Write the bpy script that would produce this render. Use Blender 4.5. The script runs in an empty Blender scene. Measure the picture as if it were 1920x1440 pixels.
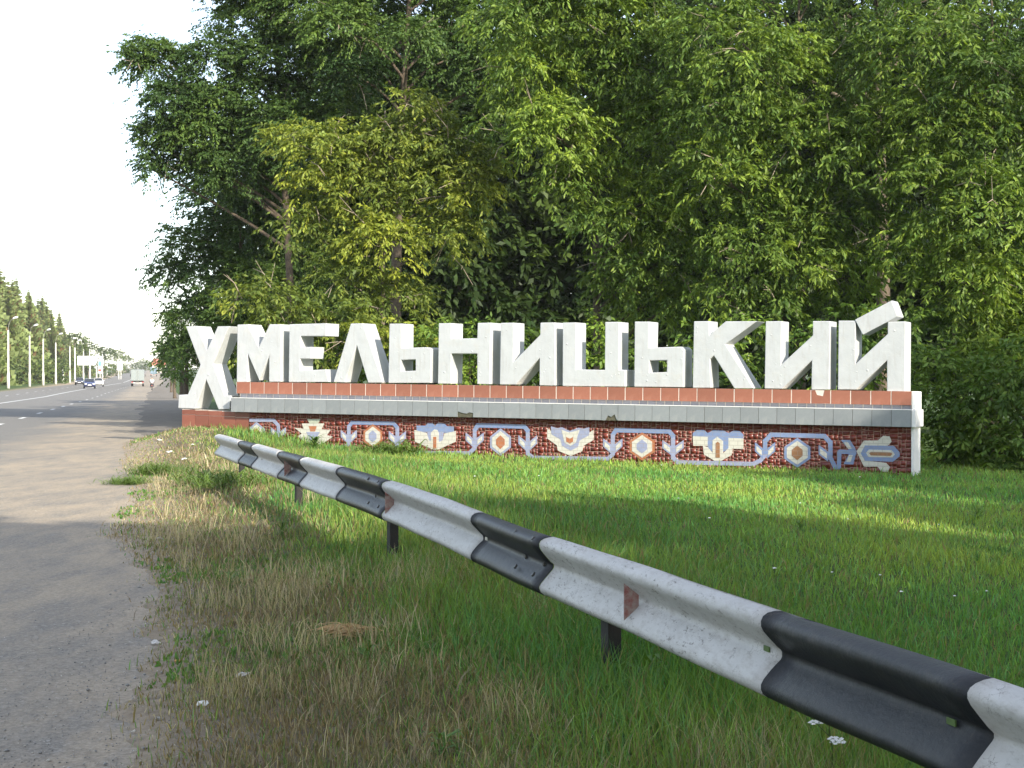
import bpy, bmesh, math, random
import numpy as np
from mathutils import Vector, Matrix
random.seed(7); rng = np.random.default_rng(11)
scene = bpy.context.scene
C = scene.collection
PI = math.pi

# ------------------------------------------------------------------ camera, sky, sun, exposure
F = 2900.0; HZ = 715.0; CAMZ = 1.45              # focal length and horizon in photo pixels, eye height in metres
cam = bpy.data.cameras.new('camera'); camo = bpy.data.objects.new('camera', cam); C.objects.link(camo)
cam.sensor_width = 36; cam.lens = F / 1920 * 36; cam.clip_start = .05; cam.clip_end = 8000
camo.location = (0, 0, CAMZ)
camo.rotation_euler = (PI / 2 - math.atan((720 - HZ) / F), 0, 0)
scene.camera = camo
SUN = Vector((.544, -.701, .475)).normalized()
world = bpy.data.worlds.new('World'); scene.world = world; world.use_nodes = True
wn = world.node_tree; wn.nodes.clear()
sky = wn.nodes.new('ShaderNodeTexSky'); sky.sky_type = 'NISHITA'; sky.sun_disc = False
sky.sun_elevation = math.asin(SUN.z); sky.sun_rotation = math.atan2(SUN.x, SUN.y)
sky.air_density = 1.0; sky.dust_density = 1.0; sky.ozone_density = 1.0
bg = wn.nodes.new('ShaderNodeBackground'); bg.inputs['Strength'].default_value = .15
wo = wn.nodes.new('ShaderNodeOutputWorld')
hz = wn.nodes.new('ShaderNodeMix'); hz.data_type = 'RGBA'; hz.blend_type = 'ADD'; hz.inputs[0].default_value = 1.0   # pale summer haze over the whole sky
hz.inputs[7].default_value = (2.25, 2.2, 2.13, 1); wn.links.new(sky.outputs[0], hz.inputs[6]); wn.links.new(hz.outputs[2], bg.inputs[0]); wn.links.new(bg.outputs[0], wo.inputs[0])
sl = bpy.data.lights.new('sun', 'SUN'); sl.energy = 5.0; sl.angle = math.radians(.53); sl.color = (1, .925, .79)
so = bpy.data.objects.new('sun', sl); C.objects.link(so); so.location = (40, -50, 40)
so.rotation_euler = SUN.to_track_quat('Z', 'Y').to_euler()
scene.view_settings.view_transform = 'Standard'; scene.view_settings.look = 'None'
scene.view_settings.exposure = .76; scene.view_settings.gamma = 1; scene.view_settings.use_curve_mapping = False

# ------------------------------------------------------------------ helpers
def tag(o, label=None, cat=None, group=None, kind=None):
    if label: o['label'] = label
    if cat: o['category'] = cat
    if group: o['group'] = group
    if kind: o['kind'] = kind
    return o
def empty(name, loc, label, cat, group=None, rz=0):
    o = bpy.data.objects.new(name, None); C.objects.link(o); o.location = loc; o.rotation_euler = (0, 0, rz)
    o.empty_display_size = .2
    return tag(o, label, cat, group)
def link(name, me, mat=None, parent=None):
    o = bpy.data.objects.new(name, me); C.objects.link(o)
    if mat is not None:
        me.materials.clear(); me.materials.append(mat)
    if parent is not None: o.parent = parent
    return o
def arrays_mesh(name, V, Fc, tint=None, smooth=False):
    V = np.asarray(V, dtype=np.float32).reshape(-1, 3); Fc = np.asarray(Fc, dtype=np.int32)
    k = Fc.shape[1]; n = Fc.shape[0]
    me = bpy.data.meshes.new(name)
    me.vertices.add(len(V)); me.vertices.foreach_set('co', V.ravel())
    me.loops.add(n * k); me.loops.foreach_set('vertex_index', Fc.ravel())
    me.polygons.add(n)
    me.polygons.foreach_set('loop_start', np.arange(0, n * k, k, dtype=np.int32))
    if smooth: me.polygons.foreach_set('use_smooth', np.ones(n, dtype=bool))
    me.update(calc_edges=True)
    if tint is not None:
        a = me.attributes.new('tint', 'FLOAT_COLOR', 'POINT')
        t = np.ones((len(V), 4), dtype=np.float32); t[:, :3] = tint
        a.data.foreach_set('color', t.ravel())
    return me
class MB:
    """collects boxes, prisms and tubes, then links them as ONE mesh object"""
    def __init__(s): s.v = []; s.f = []
    def add(s, vs, fs):
        b = len(s.v); s.v += [tuple(v) for v in vs]; s.f += [tuple(b + i for i in f) for f in fs]
    def box(s, c, d, M=None):
        x, y, z = [q / 2 for q in d]; vs = []
        for a in ((-x, -y, -z), (x, -y, -z), (x, y, -z), (-x, y, -z), (-x, -y, z), (x, -y, z), (x, y, z), (-x, y, z)):
            v = Vector(a)
            if M is not None: v = M @ v
            vs.append(v + Vector(c))
        s.add(vs, [(0, 3, 2, 1), (4, 5, 6, 7), (0, 1, 5, 4), (1, 2, 6, 5), (2, 3, 7, 6), (3, 0, 4, 7)])
    def tube(s, pts, rads, n=8, cap=True):
        pts = [Vector(p) for p in pts]; rings = []; b = len(s.v); ref = None
        for i, p in enumerate(pts):
            d = (pts[min(i + 1, len(pts) - 1)] - pts[max(i - 1, 0)]).normalized()
            if ref is None: ref = Vector((1, 0, 0)) if abs(d.x) < .8 else Vector((0, 1, 0))
            u = d.cross(ref).normalized(); w = d.cross(u)
            r = rads[i] if hasattr(rads, '__len__') else rads
            for k in range(n):
                a = 2 * PI * k / n
                s.v.append(tuple(p + u * (math.cos(a) * r) + w * (math.sin(a) * r)))
        for i in range(len(pts) - 1):
            for k in range(n):
                a = b + i * n + k; c = b + i * n + (k + 1) % n
                s.f.append((a, c, c + n, a + n))
        if cap:
            s.f.append(tuple(b + k for k in range(n))[::-1]); e = b + (len(pts) - 1) * n
            s.f.append(tuple(e + k for k in range(n)))
    def build(s, name, mat, parent=None, smooth=False, bevel=0):
        me = bpy.data.meshes.new(name); me.from_pydata(s.v, [], s.f)
        bm = bmesh.new(); bm.from_mesh(me); bmesh.ops.recalc_face_normals(bm, faces=bm.faces)
        if bevel:
            es = [e for e in bm.edges if len(e.link_faces) == 2 and e.calc_face_angle(0) > .5]
            bmesh.ops.bevel(bm, geom=es, offset=bevel, segments=2, affect='EDGES', profile=.6)
        bm.to_mesh(me); bm.free()
        if smooth: me.polygons.foreach_set('use_smooth', [True] * len(me.polygons))
        return link(name, me, mat, parent)
def pix(px, py, Y):
    return Vector(((px - 960) / F * Y, Y, CAMZ - (py - HZ) / F * Y))
def sstep(x, a, b):
    q = np.clip((np.asarray(x, float) - a) / (b - a), 0, 1); return q * q * (3 - 2 * q)
def lnoise(x, y, seed=0):
    x = np.asarray(x, float); y = np.asarray(y, float); r = np.random.default_rng(seed); out = 0
    for i in range(7):
        a = r.uniform(0, 2 * PI); fq = r.uniform(.6, 1.9); ph = r.uniform(0, 6.3)
        out = out + np.sin((x * math.cos(a) + y * math.sin(a)) * fq + ph + .8 * np.sin((x * math.sin(a) - y * math.cos(a)) * fq * .8 + ph * 2))
    return out / 7 * 1.6

# ------------------------------------------------------------------ materials
def new_mat(name):
    m = bpy.data.materials.new(name); m.use_nodes = True; nt = m.node_tree
    return m, nt, nt.nodes['Principled BSDF']
def N(nt, typ, **kw):
    n = nt.nodes.new(typ)
    for k, v in kw.items():
        if k in n.inputs: n.inputs[k].default_value = v
        else: setattr(n, k, v)
    return n
def noise(nt, scale, detail=5, rough=.6, vec=None):
    n = N(nt, 'ShaderNodeTexNoise', Scale=scale, Detail=detail, Roughness=rough)
    if vec is not None: nt.links.new(vec, n.inputs['Vector'])
    return n
def ramp(nt, fac, stops):
    r = nt.nodes.new('ShaderNodeValToRGB'); e = r.color_ramp.elements
    while len(e) < len(stops): e.new(.5)
    for i, (p, c) in enumerate(stops):
        e[i].position = p; e[i].color = (*c, 1) if hasattr(c, '__len__') else (c, c, c, 1)
    nt.links.new(fac, r.inputs[0]); return r
def mix(nt, fac, a, b, mode='MIX'):
    m = nt.nodes.new('ShaderNodeMix'); m.data_type = 'RGBA'; m.blend_type = mode
    for val, i in ((fac, 0), (a, 6), (b, 7)):
        if hasattr(val, 'links'): nt.links.new(val, m.inputs[i])
        elif i == 0: m.inputs[0].default_value = val
        else: m.inputs[i].default_value = (*val, 1)
    return m.outputs[2]
def coords(nt): return nt.nodes.new('ShaderNodeTexCoord').outputs['Object']
def bump(nt, bs, h, strength, dist):
    b = N(nt, 'ShaderNodeBump', Strength=strength, Distance=dist); nt.links.new(h, b.inputs['Height']); nt.links.new(b.outputs[0], bs.inputs['Normal'])
def surf(name, c1, c2, scale=6, rough=.6, stain=None, stain_amt=.35, stain_scale=2.5, bmp=.2, bdist=.01, bscale=40, metallic=0, spec=.5, per_obj=0):
    m, nt, bs = new_mat(name); co = coords(nt)
    n1 = noise(nt, scale, 6, .65, co)
    col = ramp(nt, n1.outputs[0], [(.3, c1), (.7, c2)]).outputs[0]
    if stain is not None:
        n2 = noise(nt, stain_scale, 8, .7, co)
        fac = ramp(nt, n2.outputs[0], [(.55, 0.0), (.72, stain_amt)]).outputs[0]
        col = mix(nt, fac, col, stain)
    if per_obj:
        oi = nt.nodes.new('ShaderNodeObjectInfo')
        v = ramp(nt, oi.outputs['Random'], [(0, 1 - per_obj), (1, 1 + per_obj * .6)])
        col = mix(nt, 1.0, col, v.outputs[0], 'MULTIPLY')
    nt.links.new(col, bs.inputs['Base Color']); bs.inputs['Roughness'].default_value = rough
    bs.inputs['Metallic'].default_value = metallic; bs.inputs['Specular IOR Level'].default_value = spec
    if bmp:
        n3 = noise(nt, bscale, 6, .7, co); bump(nt, bs, n3.outputs[0], bmp, bdist)
    return m
def tint_mat(name, translucent=.35, rough=.45, spec=.4, tgain=(1.3, 1.35, .6)):
    m, nt, bs = new_mat(name)
    at = nt.nodes.new('ShaderNodeAttribute'); at.attribute_name = 'tint'
    nt.links.new(at.outputs['Color'], bs.inputs['Base Color'])
    bs.inputs['Roughness'].default_value = rough; bs.inputs['Specular IOR Level'].default_value = spec
    if translucent:
        tr = nt.nodes.new('ShaderNodeBsdfTranslucent')
        nt.links.new(mix(nt, 1.0, at.outputs['Color'], tgain, 'MULTIPLY'), tr.inputs[0])
        ms = nt.nodes.new('ShaderNodeMixShader'); ms.inputs[0].default_value = translucent
        nt.links.new(bs.outputs[0], ms.inputs[1]); nt.links.new(tr.outputs[0], ms.inputs[2])
        nt.links.new(ms.outputs[0], nt.nodes['Material Output'].inputs[0])
    return m
M_leaf = tint_mat('leaf', .33, .5, .28)
M_grass = tint_mat('grass_blade', .30, .55, .25)
M_tint = tint_mat('tinted_piece', 0, .35, .5)
M_petal = surf('petal', (.75, .75, .72), (.85, .85, .82), bmp=0)
M_bark = surf('bark', (.06, .045, .032), (.15, .115, .08), scale=9, rough=.95, bmp=.8, bdist=.03, bscale=14)
M_bark_light = surf('grey_twig_bark', (.13, .105, .075), (.24, .20, .15), scale=9, rough=.95, bmp=.6, bdist=.02, bscale=14)
M_twig = surf('pale_twig', (.24, .19, .14), (.36, .30, .23), scale=9, rough=.9, bmp=0)
M_white = surf('white_sheet_paint', (.475, .49, .495), (.54, .555, .555), scale=3, rough=.42, stain=(.52, .47, .38), stain_amt=.35, stain_scale=3.2, bmp=.35, bdist=.04, bscale=2.2)
_nt = M_white.node_tree; _bs = _nt.nodes['Principled BSDF']; _co = coords(_nt)
_mp = N(_nt, 'ShaderNodeMapping'); _mp.inputs['Scale'].default_value = (9, 9, 1.1); _nt.links.new(_co, _mp.inputs[0])
_st = ramp(_nt, noise(_nt, 1.6, 6, .7, _mp.outputs[0]).outputs[0], [(.52, 0.0), (.72, .42)]).outputs[0]
_ru = ramp(_nt, noise(_nt, 6.5, 7, .75, _co).outputs[0], [(.69, 0.0), (.745, .75)]).outputs[0]
_old = _bs.inputs['Base Color'].links[0].from_socket
_nt.links.new(mix(_nt, _ru, mix(_nt, _st, _old, (.36, .335, .29)), (.20, .12, .07)), _bs.inputs['Base Color'])
M_redtile = surf('terracotta_tile', (.285, .105, .065), (.345, .135, .085), scale=7, rough=.4, stain=(.45, .27, .2), stain_amt=.3, bmp=.05, bscale=30, per_obj=.16)
M_browntile = surf('brown_red_tile', (.21, .07, .045), (.27, .095, .06), scale=7, rough=.4, stain=(.4, .22, .16), stain_amt=.3, bmp=.05, per_obj=.14)
M_greytile = surf('grey_tile', (.225, .245, .255), (.275, .29, .297), scale=7, rough=.4, stain=(.55, .52, .46), stain_amt=.25, bmp=.05, per_obj=.09)
M_slim = surf('pale_grey_tile', (.30, .30, .36), (.38, .38, .44), scale=7, rough=.45, bmp=.05, per_obj=.12)
M_grout = surf('grout', (.62, .56, .48), (.72, .67, .6), scale=12, rough=.9, bmp=.3)
M_conc = surf('concrete', (.30, .28, .25), (.42, .40, .36), scale=10, rough=.9, bmp=.5, bdist=.01)
M_moss = surf('mossy_concrete', (.06, .06, .04), (.13, .12, .08), scale=14, rough=.95, bmp=.8)
M_mgrout = surf('mosaic_grout', (.30, .19, .145), (.41, .28, .225), scale=9, rough=.9)
M_whitewash = surf('whitewash', (.72, .72, .70), (.82, .82, .80), scale=5, rough=.7, stain=(.5, .46, .38), stain_amt=.4, bmp=.3)
def mosaic(name, c1, c2, scale=14, rough=.3, bmp=0):
    m = surf(name, c1, c2, scale, rough, bmp=0); nt = m.node_tree; bs = nt.nodes['Principled BSDF']; co = coords(nt)
    mp = N(nt, 'ShaderNodeMapping'); mp.inputs['Rotation'].default_value = (PI / 2, 0, 0); nt.links.new(co, mp.inputs[0])
    br = N(nt, 'ShaderNodeTexBrick', Scale=1.0); br.inputs['Mortar Size'].default_value = .006; br.inputs['Brick Width'].default_value = .17; br.inputs['Row Height'].default_value = .085; br.inputs['Mortar Smooth'].default_value = .3
    nt.links.new(mp.outputs[0], br.inputs['Vector'])
    old = bs.inputs['Base Color'].links[0].from_socket; f = N(nt, 'ShaderNodeMath', operation='MULTIPLY'); nt.links.new(br.outputs['Fac'], f.inputs[0]); f.inputs[1].default_value = .55
    nt.links.new(mix(nt, f.outputs[0], old, (.30, .26, .22)), bs.inputs['Base Color']); return m
M_cream = mosaic('cream_tile', (.54, .52, .45), (.61, .59, .52), scale=14, rough=.3, bmp=.05)
M_lav = mosaic('lavender_tile', (.26, .29, .43), (.33, .355, .49), scale=14, rough=.3, bmp=.05)
M_blue = mosaic('blue_tile', (.17, .235, .42), (.235, .30, .47), scale=14, rough=.3, bmp=.05)
M_orange = mosaic('orange_tile', (.36, .125, .055), (.44, .17, .08), scale=14, rough=.3, bmp=.05)
M_brownm = mosaic('ochre_tile', (.27, .13, .06), (.34, .17, .085), scale=14, rough=.3, bmp=.05)
M_sage = mosaic('sage_tile', (.40, .44, .34), (.5, .53, .42), scale=14, rough=.3, bmp=.05)

def rail_paint(name, c1, c2, chip, rough, amt):
    m, nt, bs = new_mat(name); co = coords(nt)
    col = ramp(nt, noise(nt, 3.5, 6, .65, co).outputs[0], [(.3, c1), (.7, c2)]).outputs[0]
    # peeling flakes and scratches
    mp = N(nt, 'ShaderNodeMapping'); mp.inputs['Scale'].default_value = (9, 4, 14); nt.links.new(co, mp.inputs[0])
    n2 = noise(nt, 3.2, 10, .78, mp.outputs[0])
    fac = ramp(nt, n2.outputs[0], [(.575, 0.0), (.60, amt)]).outputs[0]
    vo = N(nt, 'ShaderNodeTexVoronoi', Scale=30.0); vo.feature = 'DISTANCE_TO_EDGE'; wv = mix(nt, .08, co, noise(nt, 22, 4, .6, co).outputs['Color']); nt.links.new(wv, vo.inputs['Vector'])
    crk = ramp(nt, vo.outputs['Distance'], [(.010, amt), (.03, 0.0)]).outputs[0]
    crk = mix(nt, 1.0, crk, ramp(nt, noise(nt, 7, 6, .7, co).outputs[0], [(.54, 0.0), (.60, 1.0)]).outputs[0], 'MULTIPLY')
    col = mix(nt, crk, col, chip)
    gr_ = ramp(nt, noise(nt, 2.3, 8, .75, mp.outputs[0]).outputs[0], [(.48, 0.0), (.68, .38 if c1[0] > .1 else .10)]).outputs[0]; col = mix(nt, gr_, col, (.20, .165, .125))
    n4 = noise(nt, .9, 3, .5, co)
    f2 = mix(nt, 1.0, fac, ramp(nt, n4.outputs[0], [(.42, 0.0), (.6, 1.0)]).outputs[0], 'MULTIPLY')
    col = mix(nt, f2, col, chip)
    nt.links.new(col, bs.inputs['Base Color']); bs.inputs['Roughness'].default_value = rough
    n3 = noise(nt, 28, 8, .75, co); bump(nt, bs, n3.outputs[0], .55, .010); bs.inputs['Specular IOR Level'].default_value = .35
    return m
M_railw = rail_paint('rail_white_paint', (.44, .43, .41), (.54, .53, .51), (.13, .115, .10), .5, .8)
M_railb = rail_paint('rail_black_paint', (.012, .0135, .017), (.021, .0235, .028), (.07, .062, .052), .42, .55)
M_post = surf('post_black_paint', (.012, .012, .012), (.024, .022, .02), rough=.75, stain=(.05, .025, .015), stain_amt=.5, bmp=.4)
M_refl = surf('worn_red_reflector', (.33, .29, .25), (.24, .04, .03), scale=30, rough=.7, stain=(.07, .035, .02), stain_amt=.8, stain_scale=18)

# ------------------------------------------------------------------ terrain and road frame
U = np.array((-.2270, .9739)); NR = np.array((.9739, .2270))     # along the road, to its right
def rshift(s): return 3.6 * sstep(s, 150, 480) * 1.0 + .0022 * np.maximum(np.asarray(s, float) - 480, 0)
def prof(s):
    s = np.asarray(s, float)
    return np.interp(s, [-400, 150, 220, 380, 520, 700, 1000, 1500, 3000], [0, 0, .32, 1.05, 2.3, 4.3, 8.2, 13, 22])
def ts(X, Y):
    X = np.asarray(X, float); Y = np.asarray(Y, float)
    s = X * U[0] + Y * U[1]; t = X * NR[0] + Y * NR[1]
    return t - rshift(s), s
def xy(t, s):
    t = np.asarray(t, float) + rshift(s)
    return t * NR[0] + s * U[0], t * NR[1] + s * U[1]
def edge(s):
    s = np.asarray(s, float)
    return -.02 + .05 * np.sin(s * .83) + .045 * np.sin(s * 2.3 + 1) + .035 * np.sin(s * 5.7 + 2) + .03 * np.sin(s * 11.3 + .5) + .02 * np.sin(s * 23.1) - .45 * sstep(s, 12, 15.5) + .25 * sstep(s, 17, 19) - .3 * sstep(s, 21, 26) + 2.6 * sstep(s, 38, 46)
def G(X, Y):
    t, s = ts(X, Y); z = prof(s)
    tt = np.maximum(t - 2.5, 0)
    z = z - .62 * (1 - np.exp(-tt / 16.)) + .0 * t
    mound = .36 * np.exp(-(((np.asarray(X) + 7.0) / 2.6) ** 2 + ((np.asarray(Y) - 36.0) / 4.0) ** 2)) * sstep(t, -1.0, .8)
    z = z + mound + .02 * lnoise(X, Y, 3) * sstep(t, 0, 1)
    e = edge(s)
    z = z + .14 * sstep(Y, 10, 16) * (1 - sstep(Y, 25, 31)) * sstep(t, .1, 1.5) * (1 - sstep(t, 3, 9))
    z = z - .05 * (1 - sstep(t, e - .22, e + .18)) * (t > -30)
    z = z + .30 * sstep(-t, 18.4, 21) + .05 * sstep(-t, 17.9, 18.3)
    return z + .012
def gz(x, y): return float(G(np.array([x]), np.array([y]))[0])

def soil_material():
    m, nt, bs = new_mat('ground_soil'); co = coords(nt)
    d = N(nt, 'ShaderNodeVectorMath', operation='DOT_PRODUCT'); nt.links.new(co, d.inputs[0]); d.inputs[1].default_value = (NR[0], NR[1], 0)
    n1 = noise(nt, .5, 8, .65, co); n2 = noise(nt, 14, 8, .7, co)
    add = N(nt, 'ShaderNodeMath', operation='MULTIPLY_ADD'); nt.links.new(n1.outputs[0], add.inputs[0]); add.inputs[1].default_value = 2.6; nt.links.new(d.outputs['Value'], add.inputs[2])
    near = ramp(nt, n2.outputs[0], [(.3, (.10, .08, .052)), (.7, (.21, .175, .125))]).outputs[0]
    green = ramp(nt, n2.outputs[0], [(.3, (.035, .060, .016)), (.7, (.065, .105, .025))]).outputs[0]
    mr = N(nt, 'ShaderNodeMapRange'); nt.links.new(add.outputs[0], mr.inputs[0])
    mr.inputs[1].default_value = 1.9; mr.inputs[2].default_value = 3.0
    ng = N(nt, 'ShaderNodeMapRange'); nt.links.new(d.outputs['Value'], ng.inputs[0]); ng.inputs[1].default_value = -17; ng.inputs[2].default_value = -19
    mx = N(nt, 'ShaderNodeMath', operation='MAXIMUM'); nt.links.new(mr.outputs[0], mx.inputs[0]); nt.links.new(ng.outputs[0], mx.inputs[1])
    dst = ramp(nt, n2.outputs[0], [(.3, (.22, .175, .125)), (.7, (.38, .315, .235))]).outputs[0]
    e1 = N(nt, 'ShaderNodeMath', operation='MULTIPLY_ADD'); nt.links.new(noise(nt, 5, 6, .7, co).outputs[0], e1.inputs[0]); e1.inputs[1].default_value = 1.3; nt.links.new(d.outputs['Value'], e1.inputs[2])
    e2 = N(nt, 'ShaderNodeMapRange'); nt.links.new(e1.outputs[0], e2.inputs[0]); e2.inputs[1].default_value = .45; e2.inputs[2].default_value = 1.15
    near = mix(nt, e2.outputs[0], dst, near)
    nt.links.new(mix(nt, mx.outputs[0], near, green), bs.inputs['Base Color']); bs.inputs['Roughness'].default_value = .95
    bs.inputs['Specular IOR Level'].default_value = .15
    bump(nt, bs, n2.outputs[0], .8, .03); return m
def grid(name, tn, sn, zf, mat):
    T, S = np.meshgrid(tn, sn, indexing='ij'); X, Y = xy(T, S); Z = zf(X, Y, T, S)
    V = np.stack([X, Y, Z], -1).reshape(-1, 3); a, b = T.shape
    i = np.arange(a * b).reshape(a, b)
    Fc = np.stack([i[:-1, :-1], i[1:, :-1], i[1:, 1:], i[:-1, 1:]], -1).reshape(-1, 4)
    return tag(link(name, arrays_mesh(name, V, Fc, smooth=True), mat), kind='structure')
tn = np.concatenate([[-1500, -500, -150, -60, -35, -26, -23, -21, -20, -19, -18.3, -17.9, -17, -12, -6, -3, -1.8], np.arange(-1.4, 1.4, .05), np.arange(1.4, 4.5, .25), np.arange(4.6, 20, .7), [21, 24, 28, 34, 45, 70, 120, 400, 1500]])
sn = np.concatenate([[-300, -100, -50, -25, -12, -5], np.arange(0, 20, .11), np.arange(20, 46, .2), np.arange(46, 80, 2), np.arange(80, 240, 10), np.arange(240, 1000, 40), [1000, 1200, 1500, 2000, 3000]])
grid('ground', tn, sn, lambda X, Y, T, S: G(X, Y), soil_material())

def road_material():
    m, nt, bs = new_mat('worn_asphalt'); co = coords(nt)
    d = N(nt, 'ShaderNodeVectorMath', operation='DOT_PRODUCT'); nt.links.new(co, d.inputs[0]); d.inputs[1].default_value = (NR[0], NR[1], 0)
    mp = N(nt, 'ShaderNodeMapping'); mp.inputs['Rotation'].default_value = (0, 0, -math.atan2(-U[0], U[1])); mp.inputs['Scale'].default_value = (1, .28, 1)
    nt.links.new(co, mp.inputs[0])
    big = noise(nt, .55, 6, .6, mp.outputs[0]); mid = noise(nt, 3.0, 8, .7, co); fine = noise(nt, 95, 3, .85, co)
    vor = N(nt, 'ShaderNodeTexVoronoi', Scale=60.0); nt.links.new(co, vor.inputs['Vector'])
    pat = noise(nt, 2.6, 9, .72, mp.outputs[0]); grit = noise(nt, 34, 8, .8, co)
    asp = ramp(nt, fine.outputs[0], [(.34, (.05, .048, .045)), (.5, (.13, .125, .117)), (.64, (.32, .305, .28))]).outputs[0]
    asp = mix(nt, .55, asp, ramp(nt, grit.outputs[0], [(.38, (.085, .08, .073)), (.62, (.26, .245, .22))]).outputs[0])
    asp = mix(nt, ramp(nt, mid.outputs[0], [(.4, 0.0), (.7, .35)]).outputs[0], asp, (.19, .175, .155))
    stone = ramp(nt, vor.outputs['Color'], [(.84, 0.0), (.90, .8)]).outputs[0]
    asp = mix(nt, stone, asp, (.34, .33, .31))
    dust = ramp(nt, grit.outputs[0], [(.36, (.25, .20, .14)), (.64, (.44, .365, .27))]).outputs[0]
    # dust lies on the shoulder, thinning towards the lane; swept in long streaks
    a1 = N(nt, 'ShaderNodeMath', operation='MULTIPLY_ADD'); nt.links.new(big.outputs[0], a1.inputs[0]); a1.inputs[1].default_value = 3.4; nt.links.new(d.outputs['Value'], a1.inputs[2])
    a2 = N(nt, 'ShaderNodeMath', operation='MULTIPLY_ADD'); nt.links.new(mid.outputs[0], a2.inputs[0]); a2.inputs[1].default_value = 1.5; nt.links.new(a1.outputs[0], a2.inputs[2])
    f1 = N(nt, 'ShaderNodeMapRange'); f1.interpolation_type = 'SMOOTHSTEP'; nt.links.new(a2.outputs[0], f1.inputs[0]); f1.inputs[1].default_value = -1.6; f1.inputs[2].default_value = .5
    # gravel strip bare of dust next to the grass
    f3 = ramp(nt, big.outputs[0], [(.36, .62), (.6, 1.0)]).outputs[0]
    fac = mix(nt, 1.0, f1.outputs[0], f3, 'MULTIPLY')
    # dust stays on the shoulder only
    fac = mix(nt, 1.0, fac, ramp(nt, pat.outputs[0], [(.36, .25), (.58, 1.0)]).outputs[0], 'MULTIPLY')
    nt.links.new(mix(nt, fac, asp, dust), bs.inputs['Base Color']); bs.inputs['Roughness'].default_value = .85
    bs.inputs['Specular IOR Level'].default_value = .3
    hh = N(nt, 'ShaderNodeMath', operation='ADD'); nt.links.new(grit.outputs[0], hh.inputs[0]); nt.links.new(vor.outputs['Distance'], hh.inputs[1])
    bump(nt, bs, hh.outputs[0], .6, .009); return m
M_road = road_material()
srd = np.concatenate([[-300, -100, -40, -15], np.arange(-6, 60, .5), np.arange(60, 200, 6), np.arange(200, 1200, 25), [1300, 1500, 2000, 3000]])
trd = np.concatenate([np.arange(-17.8, -2, 1.2), np.arange(-2, .61, .2)])
grid('road', trd, srd, lambda X, Y, T, S: prof(S) - .0 + .012 * lnoise(X * .7, Y * .7, 9) * sstep(T, -3, -1.5) - .012 * sstep(T, -.6, .2), M_road)
M_soil2 = surf('far_shoulder_soil', (.13, .115, .095), (.22, .195, .165), scale=1.5, rough=.95, bmp=.6, bscale=8, bdist=.03, spec=.2)
grid('dirt_shoulder', np.array([-1.3, -1, -.7, -.4, -.1, .2, 1, 1.9, 2.7]), np.concatenate([np.arange(39, 60, 1.), np.arange(60, 200, 6), np.arange(200, 1200, 25)]), lambda X, Y, T, S: prof(S) + .010 - .03 * sstep(-T - .25 + .4 * lnoise(X * .5, Y * .5, 14), .0, .5) + .02 * sstep(T, 1.5, 2.7), M_soil2)
M_mark = surf('worn_road_paint', (.50, .50, .48), (.72, .72, .70), scale=2.2, rough=.7, stain=(.2, .2, .2), stain_amt=.8, stain_scale=5, bmp=.2, spec=.3)
def marking(name, t0, s0, s1, w, n):
    ss = np.linspace(s0, s1, n); return grid(name, np.array([t0 - w / 2, t0 + w / 2]), ss, lambda X, Y, T, S: prof(S) + .008 + .0 * T, M_mark)
marking('centre_line', -9.7, 20, 900, .22, 160)
k = 24.0
while k < 420:
    marking('lane_dash', -4.95, k, k + 2.6, .16, 3); k += 9.6 if k < 100 else 12
k = 60.0
while k < 420:
    marking('lane_dash', -13.7, k, k + 3, .16, 3); k += 12

# ------------------------------------------------------------------ the town sign
PR = np.array((7.25, 28.8)); PL = np.array((-6.09, 35.2))
D = (PR - PL) / np.linalg.norm(PR - PL)                # along the sign, left to right
B = np.array((-D[1], D[0]))                             # into the sign (away from the viewer)
def sp(px, py, o=0.0):
    """photo pixel -> (along, height) on the vertical plane o metres in front of the letters"""
    vx = (px - 960) / F
    P0 = PL - B * o
    # (vx*Y, Y) . B = P0 . B
    Y = P0.dot(B) / (vx * B[0] + B[1])
    P = np.array((vx * Y, Y)); return float((P - PL).dot(D)), CAMZ - (py - HZ) / F * Y
def sw(a, o, z):
    P = PL + D * a - B * o; return Vector((P[0], P[1], z))
SO = PL; sz0 = gz(0, 32)
root = empty('town_sign', (PL[0] + D[0] * 7.4, PL[1] + D[1] * 7.4, sz0), 'long white lettered town sign on a tiled plinth with mosaic flowers, standing on the lawn', 'town sign', rz=math.atan2(D[1], D[0]))
RB = Vector(root.location); ROT = Matrix.Rotation(-math.atan2(D[1], D[0]), 3, 'Z')
def loc(v): return ROT @ (Vector(v) - RB)               # world -> the sign's own frame: x along, y into it, z up
A0 = 7.4
def lp(a, o, z): return Vector((a - A0, -o, z - sz0))
def prism_pts(poly, o, depth, holes=()):
    bm = bmesh.new(); es = []
    for ring in (poly, *holes):
        vs = [bm.verts.new(lp(a, o, z)) for a, z in ring]
        for i in range(len(vs)): es.append(bm.edges.new((vs[i], vs[(i + 1) % len(vs)])))
    bmesh.ops.triangle_fill(bm, edges=es, use_beauty=True)
    r = bmesh.ops.extrude_face_region(bm, geom=bm.faces[:])
    bmesh.ops.translate(bm, verts=[v for v in r['geom'] if isinstance(v, bmesh.types.BMVert)], vec=(0, depth, 0))
    bmesh.ops.recalc_face_normals(bm, faces=bm.faces)
    bmesh.ops.dissolve_limit(bm, angle_limit=.02, verts=bm.verts, edges=bm.edges)
    return bm
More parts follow.
